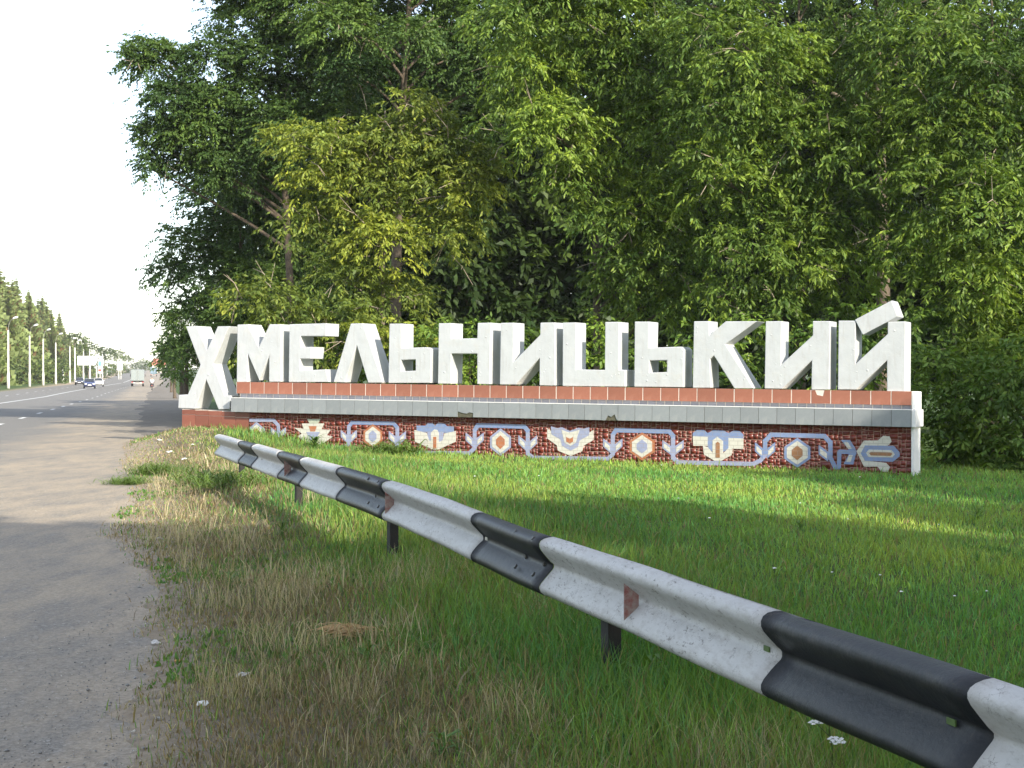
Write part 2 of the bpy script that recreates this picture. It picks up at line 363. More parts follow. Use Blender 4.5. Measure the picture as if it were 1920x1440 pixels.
def bm_obj(bm, name, mat, parent, bevel=0):
    if bevel:
        es = [e for e in bm.edges if len(e.link_faces) == 2 and e.calc_face_angle(0) > .3]
        bmesh.ops.bevel(bm, geom=es, offset=bevel, segments=2, affect='EDGES', profile=.5)
    me = bpy.data.meshes.new(name); bm.to_mesh(me); bm.free(); return link(name, me, mat, parent)
z2 = lambda L: [(320 + x / 4, 560 + y / 4) for x, y in L]
z3 = lambda L: [(800 + x / 4, 560 + y / 4) for x, y in L]
z4 = lambda L: [(1260 + x / 3.79, 540 + y / 3.79) for x, y in L]
LET = [
 (z2([(113,208),(197,205),(272,385),(352,208),(440,207),(318,490),(405,726),(452,726),(440,830),(358,830),(265,605),(180,826),(55,822),(60,722),(128,718),(222,495)]), None),
 (z2([(500,195),(580,192),(660,362),(742,192),(825,192),(824,623),(737,623),(738,428),(664,614),(577,412),(573,624),(494,625)]), None),
 (z2([(890,192),(1168,185),(1164,281),(975,281),(974,364),(1055,361),(1050,451),(971,450),(969,540),(1162,530),(1186,625),(884,625)]), None),
 (z2([(1350,187),(1442,185),(1592,630),(1480,630),(1395,348),(1305,628),(1220,626)]), None),
 ([(730,607),(753,606.7),(752.5,652.5),(800,651),(808,654),(807,718),(728,718)], [(752,675),(779,674),(779,695),(752,696)]),
 (z3([(90,185),(185,183),(185,300),(378,297),(382,182),(480,180),(473,642),(378,640),(378,412),(185,412),(180,638),(83,637)]), None),
 (z3([(555,182),(652,180),(650,475),(850,272),(852,180),(960,178),(963,652),(845,650),(846,445),(670,644),(548,644)]), None),
 (z3([(1020,180),(1120,178),(1118,530),(1335,535),(1338,175),(1442,174),(1440,533),(1490,535),(1488,660),(1018,655)]), None),
 ([(1190,603),(1217,603),(1216,652),(1252,651),(1276,650),(1282,656),(1281,726),(1189,725)], [(1218,676),(1250.5,675.5),(1250,697.5),(1217.5,698.7)]),
 (z4([(155,237),(265,235),(265,335),(380,237),(605,236),(380,400),(582,714),(442,713),(297,480),(270,505),(275,709),(146,709)]), None),
 (z4([(665,237),(778,235),(774,545),(1000,337),(1000,235),(1122,235),(1118,722),(990,722),(993,515),(785,716),(657,714)]), None),
 (z4([(1183,232),(1305,232),(1303,540),(1532,327),(1532,240),(1658,237),(1655,737),(1527,736),(1527,515),(1310,722),(1178,721)]), None),
]
TH = .54
names = ['Х', 'М', 'Е', 'Л', 'Ь', 'Н', 'И', 'Ц', 'Ь', 'К', 'И', 'Й']
letters = []
for i, (poly, hole) in enumerate(LET):
    bm = prism_pts([sp(*p) for p in poly], 0, TH, [[sp(*p) for p in hole]] if hole else ())
    o = bm_obj(bm, 'letter', M_white, root, .013)
    o['label'] = 'boxy white sheet metal letter ' + names[i] + (', first and taller than the rest' if i == 0 else '')
    letters.append(o)
bm = prism_pts([sp(*p, .012) for p in z4([(1298,226),(1562,87),(1606,202),(1355,334)])], .012, TH, ())
bm_obj(bm, 'breve', M_white, letters[-1], .013)
# sheet-metal fixing dimples: little raised rivets on the letter faces
def in_poly(a, z, P):
    c = False; j = len(P) - 1
    for i in range(len(P)):
        if (P[i][1] > z) != (P[j][1] > z) and a < (P[j][0] - P[i][0]) * (z - P[i][1]) / (P[j][1] - P[i][1]) + P[i][0]: c = not c
        j = i
    return c
for i, (poly, hole) in enumerate(LET):
    P = [sp(*p) for p in poly]; HP = [sp(*p) for p in hole] if hole else None
    mb = MB(); xs = [p[0] for p in P]; zs = [p[1] for p in P]; cnt = 0
    while cnt < 7:
        a = random.uniform(min(xs), max(xs)); z = random.uniform(min(zs) + .08, max(zs) - .05)
        pts = [(a + .04 * q, z + .04 * r) for q in (-1, 1) for r in (-1, 1)]
        if not all(in_poly(*p, P) for p in pts) or (HP and any(in_poly(*p, HP) for p in pts)): continue
        r = random.uniform(.018, .032); k = 6
        vs = [lp(a + r * math.cos(2 * PI * q / k), -.002, z + r * math.sin(2 * PI * q / k)) for q in range(k)] + [lp(a, .28 * r, z)]
        mb.add(vs, [(q, (q + 1) % k, k) for q in range(k)]); cnt += 1
    mb.build('rivet', M_white, letters[i])['kind'] = 'stuff'

def core(name, pxq, o, depth, mat, parent=root, bevel=0):
    return bm_obj(prism_pts([sp(*p, o) for p in pxq], o, depth), name, mat, parent, bevel)
O_BAND, O_SLIM, O_LEDGE, O_WALL = .05, -.05, .17, .03
# heights of the courses at both ends (along, z), each on its own plane
def line(pl, pr, o): return (sp(*pl, o), sp(*pr, o))
band_t = line((443, 716), (1710, 734), O_BAND); band_b = line((443, 737.6), (1713, 760), O_BAND)
slim_b = line((446, 745.5), (1710, 768.5), O_SLIM)
led_t = line((432.5, 746.2), (1709, 769), O_LEDGE); led_b = line((432.5, 772.3), (1709, 801.3), O_LEDGE)
def zat(l, a): return l[0][1] + (l[1][1] - l[0][1]) * (a - l[0][0]) / (l[1][0] - l[0][0])
def course_core(name, top, bot, o, back, mat, aL, aR, ins=.004):
    P = [(aL, zat(top, aL) - .002), (aR, zat(top, aR) - .002), (aR, zat(bot, aR)), (aL, zat(bot, aL))]
    return bm_obj(prism_pts(P, o - ins, back + o - ins), name, mat, root)
aR = band_t[1][0]
BACK = TH + .03
band = course_core('tile_band', band_t, band_b, O_BAND, BACK, M_grout, band_t[0][0], aR)
slim = course_core('tile_course', band_b, slim_b, O_SLIM, BACK - .02, M_grout, sp(447, 742, 0)[0], aR - .02)
ledge = course_core('ledge', led_t, led_b, O_LEDGE, BACK - .03, M_moss, led_t[0][0], led_t[1][0], .014)
bm_obj(prism_pts([(led_t[0][0] - .004, led_t[0][1] + .012), (led_t[1][0], led_t[1][1] + .012), (led_t[1][0], led_t[1][1] - .001), (led_t[0][0] - .004, led_t[0][1] - .001)], O_LEDGE + .004, .2), 'lit_ledge_top', M_whitewash, root)  # added white strip: paints the bright sunlit line along the ledge top
def tiles(parent, top, bot, aL, aRr, n, o, mat, gap, jitter=.0, skip=(), shapes={}):
    w = (aRr - aL) / n; base = None; slope = math.atan((top[1][1] - top[0][1]) / (top[1][0] - top[0][0]))
    for i in range(n):
        a = aL + w * (i + .5); zt = zat(top, a); zb = zat(bot, a); h = zt - zb - .004; zc = (zt + zb) / 2 + .001
        if i in skip: continue
        if i in shapes:
            P = [(a + w * u * (1 - gap / w), zc + h * v) for u, v in shapes[i]]
            bm_obj(prism_pts(P, o, .02), 'tile', mat, parent)['label'] = 'broken tile with its lower edge missing'; continue
        if base is None:
            mb = MB(); mb.box((0, 0, 0), (w - gap, .022, h)); ob = mb.build('tile', mat, parent, bevel=.003); base = ob.data
        else: ob = link('tile', base, None, parent)
        ob.location = lp(a, o - .011 + random.uniform(-jitter, jitter), zc); ob.rotation_euler = (random.uniform(-.006, .006), -slope, random.uniform(-.006, .006))
tiles(band, band_t, band_b, band_t[0][0] + .004, aR - .004, 40, O_BAND, M_redtile, .017, .001, shapes={35: [(-.5, .5), (-.30, .5), (-.2, .15), (.12, .05), (.2, .5), (.5, .5), (.5, -.5), (-.5, -.5)]})
tiles(slim, band_b, slim_b, sp(448, 742, 0)[0], aR - .03, 84, O_SLIM, M_slim, .016, .002)
aB1 = sp(880, 778, O_LEDGE)[0]; aB2 = sp(1140, 790, O_LEDGE)[0]; lw = (led_t[1][0] - led_t[0][0] - .01) / 42
i1 = int((aB1 - led_t[0][0]) / lw); i2 = int((aB2 - led_t[0][0]) / lw)
tiles(ledge, led_t, led_b, led_t[0][0] + .005, led_t[1][0] - .005, 42, O_LEDGE, M_greytile, .007, .0015,
      shapes={i1: [(-.5, .5), (.5, .5), (.5, -.22), (.25, -.18), (.1, -.27), (-.2, -.22), (-.5, -.12)],
              i2: [(-.5, .5), (.5, .5), (.5, -.5), (.42, -.42), (.3, -.1), (.1, -.28), (-.1, -.18), (-.25, -.5), (-.5, -.5)]})
# a broken concrete edge shows in the gaps of the ledge
# mosaic wall
wl = sp(467, 820, O_WALL)[0]; wr = sp(1709, 860, O_WALL)[0]
def ledb(a): return zat(led_b, a)
gl = lambda a: gz(*(PL + D * a - B * .05)) - .15
P = [(wl, ledb(wl)), (wr, ledb(wr)), (wr, gl(wr) - .3), (wl, gl(wl) - .3)]
wall = bm_obj(prism_pts(P, O_WALL - .0045, BACK - .05), 'mosaic_wall', M_mgrout, root)
# red mosaic: hundreds of small broken tiles, cut at random and joined as one part
V = []; Fc = []; Tn = []
def cut(x0, x1, y0, y1, out):
    w, h = x1 - x0, y1 - y0; big = random.uniform(.10, .22)
    if w < big and h < big * .75 or min(w, h) < .055: out.append((x0, x1, y0, y1)); return
    q = random.uniform(.35, .65)
    if w > h * 1.15 or (w > h * .8 and random.random() < .5):
        m_ = x0 + w * q; cut(x0, m_, y0, y1, out); cut(m_, x1, y0, y1, out)
    else:
        m_ = y0 + h * q; cut(x0, x1, y0, m_, out); cut(x0, x1, m_, y1, out)
rects = []
ncol = 26
for c in range(ncol):
    a0 = wl + (wr - wl) * c / ncol; a1 = wl + (wr - wl) * (c + 1) / ncol
    cut(a0, a1, gl((a0 + a1) / 2) - .02, min(ledb(a0), ledb(a1)) - .004, rects)
for (x0, x1, y0, y1) in rects:
    g = .0048; o1 = O_WALL - random.uniform(0, .002)
    j = lambda: random.uniform(-.006, .006)
    q = [(x0 + g + j(), y0 + g + j()), (x1 - g + j(), y0 + g + j()), (x1 - g + j(), y1 - g + j()), (x0 + g + j(), y1 - g + j())]
    b = len(V); 
    for a, z in q: V.append(lp(a, o1, z))
    for a, z in q: V.append(lp(a, O_WALL - .0055, z))
    Fc += [(b, b + 1, b + 2, b + 3)] + [(b + k, b + 4 + k, b + 4 + (k + 1) % 4, b + (k + 1) % 4) for k in range(4)]
    v = random.uniform(.8, 1.2); Tn += [(.145 * v, .026 * v, .016 * v)] * 8
o = link('mosaic_tile', arrays_mesh('mosaic_tile', V, Fc, np.array(Tn)), M_tint, wall); o['kind'] = 'stuff'

def clipx(poly, x, keep_left):
    out = []
    for i in range(len(poly)):
        p, q = poly[i], poly[(i + 1) % len(poly)]; ip = (p[0] <= x) == keep_left; iq = (q[0] <= x) == keep_left
        if ip: out.append(p)
        if ip != iq:
            f = (x - p[0]) / (q[0] - p[0]); out.append((x, p[1] + (q[1] - p[1]) * f))
    return out
class Motif:
    def __init__(s, name, label): s.name = name; s.label = label; s.parts = []
    def poly(s, pts, mat, lift=1): s.parts.append((pts, mat, lift)); return s
    def build(s):
        par = None
        for pts, mat, lift in s.parts:
            oo = O_WALL + .0035 * lift
            P = [sp(*p, O_WALL) for p in pts]
            bm = prism_pts(P, oo, .0035 * lift + .002)
            if par is None:
                par = bm_obj(bm, s.name, mat, root, .0012); par['label'] = s.label; first = True
            else: bm_obj(bm, 'inlay', mat, par, .0012)
def hexp(cx, cy, w, h, k=.30): return [(cx, cy - h / 2), (cx + w / 2, cy - h / 2 + h * k), (cx + w / 2, cy + h / 2 - h * k), (cx, cy + h / 2), (cx - w / 2, cy + h / 2 - h * k), (cx - w / 2, cy - h / 2 + h * k)]
def hexagon(cx, cy, w, h, c, label, clip=None):
    m = Motif('hexagon_flower', label)
    for i, (f, col) in enumerate(zip((1, .80, .42), c)):
        p = hexp(cx, cy, w * f, h * (f if i < 2 else .5))
        if clip is not None: p = clipx(p, clip, False)
        m.poly(p, col, i + 1)
    m.build()
def fork(cx, y0, y1, lw, ly0, ly1, c, label, left=True, right=True, sw_=3.6):
    m = Motif('leaf_stem', label)
    m.poly([(cx - sw_, y0), (cx + sw_, y0), (cx + sw_, y1), (cx - sw_, y1)], c)
    h = ly1 - ly0
    for sgn, on in ((-1, left), (1, right)):
        if not on: continue
        m.poly([(cx + sgn * sw_, ly0 + h * .40), (cx + sgn * lw, ly0), (cx + sgn * lw, ly0 + h * .55), (cx + sgn * sw_, ly1)], c, 1.3)
        m.poly([(cx + sgn * (sw_ + 2), ly0 + h * .52), (cx + sgn * (lw - 3), ly0 + h * .22), (cx + sgn * (lw - 3), ly0 + h * .52), (cx + sgn * (sw_ + 2), ly0 + h * .82)], M_cream, 2)
    m.build()
def bar(pts, c, w=4.0, label='blue mosaic stem bar'):
    m = Motif('stem_bar', label)
    for i in range(len(pts) - 1):
        (x0, y0), (x1, y1) = pts[i], pts[i + 1]; L = math.hypot(x1 - x0, y1 - y0); nx, ny = -(y1 - y0) / L * w, (x1 - x0) / L * w
        ex, ey = (x1 - x0) / L * w * .45, (y1 - y0) / L * w * .45
        m.poly([(x0 - ex + nx, y0 - ey + ny), (x1 + ex + nx, y1 + ey + ny), (x1 + ex - nx, y1 + ey - ny), (x0 - ex - nx, y0 - ey - ny)], c, .8 + .15 * (i % 3))
    m.build()
hexagon(481, 814, 32, 46, (M_lav, M_cream, M_orange), 'half hexagon flower at the left end of the mosaic', 468)
bar([(469, 788), (513, 788), (521, 797)], M_lav, 3.2)
fork(522, 797, 828, 14, 801, 822, M_lav, 'leaf stem', sw_=3)
m = Motif('tiered_flower', 'cream tiered flower with a lavender triangle')
m.poly([(576, 786), (601, 786), (596, 795), (581, 795)], M_sage)
m.poly([(566, 794), (608, 794), (603, 805), (620, 806), (613, 816), (624, 819), (590, 842), (558, 818), (566, 813), (552, 802), (569, 804)], M_cream)
m.poly([(574, 810), (600, 810), (587, 833)], M_lav, 2); m.poly([(579, 799), (594, 799), (591, 809), (582, 809)], M_orange, 2); m.build()
bar([(600, 840), (645, 840), (654, 832)], M_lav, 3.2)
fork(654, 797, 834, 15, 806, 830, M_lav, 'leaf stem', sw_=3.3)
bar([(654, 800), (660, 792.5), (738, 794), (745, 802)], M_blue, 3.4)
hexagon(699, 818, 35, 46, (M_orange, M_cream, M_lav), 'orange rimmed hexagon flower near the left end')
fork(745, 800, 842, 16, 808, 834, M_lav, 'leaf stem', sw_=3.4)
bar([(745, 838), (755, 848.5), (880, 850), (890, 840)], M_lav, 3.8)
m = Motif('crown_flower', 'lavender and cream flower with a notched top')
m.poly([(781, 798), (798, 798), (802, 793), (811, 793), (816, 798), (821, 793), (833, 794), (838, 799), (851, 800), (851, 812), (781, 810)], M_blue)
m.poly([(777, 806), (800, 812), (805, 826), (812, 829), (822, 829), (830, 826), (833, 813), (855, 808), (855, 828), (822, 843), (812, 843), (778, 828)], M_cream, 1.4)
m.poly([(801, 810), (832, 810), (830, 829), (803, 829)], M_lav, 1.2); m.poly([(808, 812), (814, 805), (820, 806), (823, 812), (823, 842), (808, 842)], M_cream, 2); m.poly([(812.5, 819), (818.5, 819), (818.5, 841), (812.5, 841)], M_orange, 3); m.build()
fork(890, 806, 842, 17, 811, 838, M_lav, 'leaf stem', sw_=3.5)
bar([(890, 807), (896, 797.5), (983, 800), (990, 808)], M_blue, 4)
hexagon(938.5, 829, 39, 52, (M_lav, M_cream, M_orange), 'lavender rimmed hexagon flower with an orange heart')
fork(989.5, 806, 852, 17.5, 816, 845, M_lav, 'leaf stem', sw_=3.6)
m = Motif('chevron_flower', 'flower of nested cream and lavender chevrons')
m.poly([(1026, 803), (1036, 810), (1070, 812), (1104, 812), (1113, 806), (1113, 825), (1094, 836), (1092, 846), (1070, 855), (1046, 845), (1044, 835), (1026, 822)], M_cream)
m.poly([(1033, 799), (1044, 803), (1054, 801), (1068, 808), (1085, 802), (1094, 804), (1105, 801), (1105, 816), (1087, 826), (1084, 838), (1070, 845), (1054, 836), (1051, 824), (1034, 814)], M_lav, 2)
m.poly([(1053, 806), (1068, 811), (1087, 806), (1083, 818), (1080, 830), (1070, 836), (1059, 830), (1056, 818)], M_cream, 3)
m.poly([(1062, 819), (1069, 822.5), (1075, 819), (1075, 828), (1069, 832), (1062, 828)], M_orange, 4); m.build()
bar([(989, 850), (999, 858), (1140, 860), (1149, 852)], M_lav, 3.6)
fork(1149, 815, 853, 18, 822, 850, M_lav, 'leaf stem', sw_=3.7)
bar([(1149, 816), (1155, 806.5), (1255, 809), (1262.5, 818)], M_blue, 4.2)
hexagon(1204, 837, 47, 53, (M_orange, M_cream, M_lav), 'large orange rimmed hexagon flower with a lavender heart')
fork(1262, 815, 862, 20, 825, 853, M_lav, 'leaf stem', sw_=4)
bar([(1262, 858), (1271, 867), (1412, 870), (1425, 864), (1436, 852)], M_lav, 4)
m = Motif('bell_flower', 'blue and cream bell flower with an ochre slot')
m.poly([(1299, 812), (1307, 806), (1320, 806), (1327, 812), (1338, 806), (1357, 807), (1366, 812), (1376, 807), (1387, 808), (1394, 815), (1394, 822), (1299, 819)], M_blue)
m.poly([(1299, 818), (1327, 819), (1327, 836), (1300, 836)], M_cream, 1.5); m.poly([(1366, 821), (1394, 822), (1394, 842), (1366, 841)], M_cream, 1.5)
m.poly([(1327, 818), (1366, 819), (1366, 842), (1350, 850), (1340, 850), (1327, 840)], M_blue, 1.4)
m.poly([(1318, 836), (1327, 838), (1336, 849), (1345, 852), (1356, 850), (1366, 840), (1374, 842), (1372, 853), (1353, 864), (1340, 864), (1320, 852)], M_cream, 2)
m.poly([(1336, 826), (1345, 819), (1356, 827), (1356, 852), (1336, 852)], M_cream, 2.5); m.poly([(1342, 831), (1346, 828), (1350, 831), (1350, 858), (1342, 858)], M_brownm, 3.4); m.build()
fork(1434.5, 824, 852, 19, 829, 860, M_blue, 'leaf stem', sw_=4)
bar([(1434, 828), (1446, 815), (1546, 818), (1557, 830)], M_blue, 4.4)
hexagon(1495, 849, 49, 56, (M_blue, M_cream, M_brownm), 'blue rimmed hexagon flower with an ochre heart')
fork(1557, 826, 862, 22, 834, 866, M_blue, 'leaf stem', right=False, sw_=4.2)
bar([(1557, 858), (1566, 876), (1573, 876), (1574, 847), (1604, 848)], M_blue, 4)
m = Motif('leaf_stem', 'sideways leaf stem near the right end')
m.poly([(1577, 825), (1594, 825), (1605, 843), (1592, 844)], M_blue, 1.2); m.poly([(1582, 829), (1590, 829), (1597, 841), (1590, 842)], M_cream, 2)
m.poly([(1592, 851), (1605, 851), (1600, 871), (1582, 870)], M_blue, 1.2); m.poly([(1592, 853), (1599, 853), (1595, 866), (1587, 866)], M_cream, 2); m.build()
m = Motif('lying_flower', 'cream and blue flower lying sideways at the right end')
m.poly([(1606, 846), (1620, 826), (1646, 826), (1656, 817), (1668, 818), (1672, 828), (1664, 836), (1628, 838), (1622, 848), (1628, 864), (1662, 868), (1669, 876), (1664, 885), (1652, 884), (1646, 875), (1620, 875)], M_cream)
m.poly([(1614, 850), (1622, 835), (1676, 836), (1687, 848), (1687, 856), (1674, 866), (1622, 864)], M_blue, 2)
m.poly([(1624, 849), (1629, 843), (1672, 844), (1678, 852), (1673, 858), (1629, 857)], M_cream, 3); m.poly([(1630, 850), (1633, 847), (1670, 848), (1674, 851), (1670, 855), (1633, 854)], M_brownm, 4); m.build()
# tiled block under the first letter
O_BLK = .02
bl = [(341, 768), (467, 768), (467, 845), (341, 845)]
blk = bm_obj(prism_pts([(sp(341, 800, O_BLK)[0], sp(341, 767.2, O_BLK)[1]), (wl - .006, sp(467, 773.2, O_BLK)[1]), (wl - .006, gl(wl) - .3), (sp(341, 800, O_BLK)[0], gl(0) - .3)], O_BLK - .012, BACK), 'plinth_block', M_grout, root)
a0 = sp(341, 800, O_BLK)[0]; nb = 5; wb = (wl - .01 - a0) / nb
for r, (h0, h1) in enumerate(((0, .12), (.12, .47), (.47, .85))):
    shared = None
    for i in range(nb):
        a = a0 + wb * (i + .5); zt = sp(341 + 126 * (i + .5) / nb, 767.2 + 6 * (i + .5) / nb, O_BLK)[1]
        if shared is None:
            mb = MB(); mb.box((0, 0, 0), (wb - .009, .022, h1 - h0 - .009)); ob = mb.build('tile', M_browntile, blk, bevel=.003); shared = ob.data
        else: ob = link('tile', shared, None, blk)
        ob.location = lp(a, O_BLK - .011, zt - (h0 + h1) / 2)
# whitewashed right end: cap of the tile band, cap of the ledge, and the leg below
mb = MB(); z0 = gl(wr) - .35
def endbox(aL_, aR_, o_, zlo, zhi, back):
    mb.add([lp(aL_, o_, zlo), lp(aR_, o_, zlo), lp(aR_, -back, zlo), lp(aL_, -back, zlo), lp(aL_, o_, zhi), lp(aR_, o_, zhi), lp(aR_, -back, zhi), lp(aL_, -back, zhi)],
           [(0, 3, 2, 1), (4, 5, 6, 7), (0, 1, 5, 4), (1, 2, 6, 5), (2, 3, 7, 6), (3, 0, 4, 7)])
endbox(aR + .001, aR + .055, O_BAND + .004, zat(led_t, aR) + .003, zat(band_t, aR) - .006, BACK)
endbox(led_t[1][0] + .001, led_t[1][0] + .075, O_LEDGE + .003, zat(led_b, led_t[1][0]) + .0, zat(led_t, aR) - .002, BACK + .01)
endbox(wr + .001, wr + .05, O_WALL + .03, z0, zat(led_b, wr) - .002, BACK - .01)
mb.build('end_cap', M_whitewash, root, bevel=.008)
# base of the wall buried in the turf is part of the wall itself

# ------------------------------------------------------------------ crash barrier
CP = [(2.62, -1.0), (1.90, 1.8), (1.26, 4.24), (.92, 5.5), (.157, 8.3), (-.93, 11.8), (-2.12, 15.5), (-4.33, 22.5), (-4.5, 23.0)]
CPZ = [.65, .65, .655, .65, .64, .70, .71, .702, .702]
def catmull(P, n=40):
    P = np.array(P, float); out = []
    for i in range(len(P) - 1):
        p0, p1, p2, p3 = P[max(i - 1, 0)], P[i], P[i + 1], P[min(i + 2, len(P) - 1)]
        for k in range(n):
            t = k / n
            out.append(.5 * ((2 * p1) + (-p0 + p2) * t + (2 * p0 - 5 * p1 + 4 * p2 - p3) * t * t + (-p0 + 3 * p1 - 3 * p2 + p3) * t ** 3))
    out.append(P[-1]); return np.array(out)
RC = catmull([(x, y, z) for (x, y), z in zip(CP, CPZ)][:-1])
RT = np.gradient(RC[:, :2], axis=0); RT /= np.linalg.norm(RT, axis=1)[:, None]
RNn = np.stack([-RT[:, 1], RT[:, 0]], 1)               # towards the road
RS = np.concatenate([[0], np.cumsum(np.linalg.norm(np.diff(RC, axis=0), axis=1))])
RPX = 960 + F * (RC[:, 0] + RNn[:, 0] * .08) / np.maximum(RC[:, 1] + RNn[:, 1] * .08, .3)
PROF0 = [(.005,.31),(.03,.309),(.055,.302),(.072,.290),(.080,.275),(.080,.258),(.070,.240),(.045,.212),(.018,.182),(.005,.170),(0,.162),(0,.148),(.005,.140),(.018,.128),(.045,.100),(.070,.070),(.080,.052),(.080,.036),(.072,.022),(.055,.010),(.03,.002),(.005,0)]
def rail_at(s):
    return [np.interp(s, RS, RC[:, k]) for k in range(3)], np.array([np.interp(s, RS, RNn[:, k]) for k in range(2)])
def s_of_px(px):
    m = (RC[:, 1] > 2.5); o_ = np.argsort(RPX[m]); return float(np.interp(px, RPX[m][o_], RS[m][o_]))
rp = rail_at(s_of_px(900))[0]
rail = empty('crash_barrier', (rp[0], rp[1], 0), 'crash barrier painted in black and white stretches along the grass verge', 'crash barrier')
RL = Vector(rail.location)
THK = .005
def beam(s0, s1, mat, lift=0.0, slots=()):
    n = max(3, int((s1 - s0) / .12)); ss = np.linspace(s0, s1, n); V = []; Fc = []; K = len(PROF0)
    for s in ss:
        (x, y, z), nn = rail_at(s)
        w = .004 * math.sin(s * 2.1) + .003 * math.sin(s * 5.3)
        for off in (0, -THK):
            for k, (o_, h_) in enumerate(PROF0):
                q = o_ + off + lift + w
                V.append((x + nn[0] * q - RL.x, y + nn[1] * q - RL.y, z - .31 + h_ + .004 * math.sin(s * 1.7 + k)* .6 - RL.z))
    S2 = 2 * K
    for i in range(n - 1):
        for k in range(K - 1):
            a = i * S2 + k; Fc.append((a, a + 1, a + 1 + S2, a + S2)); b = a + K; Fc.append((b, b + S2, b + 1 + S2, b + 1))
        Fc.append((i * S2, i * S2 + S2, i * S2 + S2 + K, i * S2 + K)); e = i * S2 + K - 1; Fc.append((e, e + K, e + K + S2, e + S2))
    for i in (0, n - 1):
        for k in range(K - 1): Fc.append((i * S2 + k, i * S2 + K + k, i * S2 + K + k + 1, i * S2 + k + 1))
    me = arrays_mesh('rail_section', V, Fc, smooth=True); return link('rail_section', me, mat, rail)
BPX = [402, 446, 471, 520, 562, 630, 717, 884, 1012, 1428, 1812]
bs_ = [s_of_px(p) for p in BPX] + [.1]
slot_s = []
for i in range(len(bs_) - 1):
    s1, s0 = bs_[i], bs_[i + 1]
    o = beam(s0, s1, M_railw if i % 2 == 0 else M_railb, .007 if i in (5, 7) else 0)
    o['label'] = ('white' if i % 2 == 0 else 'black') + ' painted stretch of the barrier beam'
M_hole = surf('dark_slot', (.05, .09, .02), (.08, .14, .03), bmp=0)
def rail_pt(s, o_, h_):
    (x, y, z), nn = rail_at(s); return Vector((x + nn[0] * o_ - RL.x, y + nn[1] * o_ - RL.y, z - .31 + h_ - RL.z))
# bolts, bolt slots and lap joint bolts
M_bolt = surf('painted_bolt', (.03, .03, .03), (.06, .055, .05), rough=.5)
M_steel = surf('bare_steel', (.45, .44, .40), (.6, .58, .52), rough=.45, metallic=.6)
for px, h_, mt in [(1414, .156, M_steel), (1752, .152, M_steel), (902, .158, M_steel), (618, .157, M_steel), (436, .16, M_steel), (490, .15, M_steel)]:
    s = s_of_px(px - 12); mb = MB()
    (x, y, z), nn = rail_at(s); ang = math.atan2(nn[1], nn[0])
    mb.box((0, 0, 0), (.006, .046, .020), Matrix.Rotation(ang, 3, 'Z')); o = mb.build('bolt_plate', M_hole if px in (1414, 1752) else M_steel, rail, bevel=.002)
    o.location = rail_pt(s, .0065, h_)
for i, ds in ((7, .12), (7, .45), (5, .15), (5, .5)):
    for o_, h_ in ((.066, .29), (.0072, .154), (.066, .099)):
        s = (bs_[i + 1]) + ds; p = rail_pt(s, o_ + .009, h_); q = rail_pt(s, o_ + .018, h_ + (.006 if o_ > .03 else 0)); mb = MB()
        mb.tube([p, q], [.014, .012], 6); mb.build('bolt', M_bolt, rail)
for px in (1082, 697, 531, 431):
    s = s_of_px(px - 4); (x, y, z), nn = rail_at(s); g = gz(x, y); mb = MB(); ang = math.atan2(nn[1], nn[0]); R3 = Matrix.Rotation(ang, 3, 'Z')
    b = Vector((x - nn[0] * .075 - RL.x, y - nn[1] * .075 - RL.y, 0)); top = z - .06; h = top - g + .4
    c = b + Vector((0, 0, (top + g - .4) / 2 - RL.z))
    mb.box(c, (.008, .11, h), R3)
    for sg in (-1, 1): mb.box(c + R3 @ Vector((-.034, sg * .0515, 0)), (.06, .007, h), R3)
    mb.box(Vector((b.x, b.y, z - .155 - RL.z)) + R3 @ Vector((.036, 0, 0)), (.062, .09, .16), R3)
    mb.build('post', M_post, rail, bevel=.002)
for px in (1170, 722, 533):
    s = s_of_px(px); mb = MB(); (x, y, z), nn = rail_at(s); tdir = Vector((-nn[1], nn[0], 0)) * .003
    q = [rail_pt(s, *v) for v in ((.012, .178), (.080, .232), (.080, .068), (.012, .128))]
    mb.add([v - tdir for v in q] + [v + tdir for v in q], [(0, 1, 2, 3), (7, 6, 5, 4), (0, 4, 5, 1), (1, 5, 6, 2), (2, 6, 7, 3), (3, 7, 4, 0)])
    mb.build('reflector', M_refl, rail)['label'] = 'worn red and white reflector plate set in the groove'

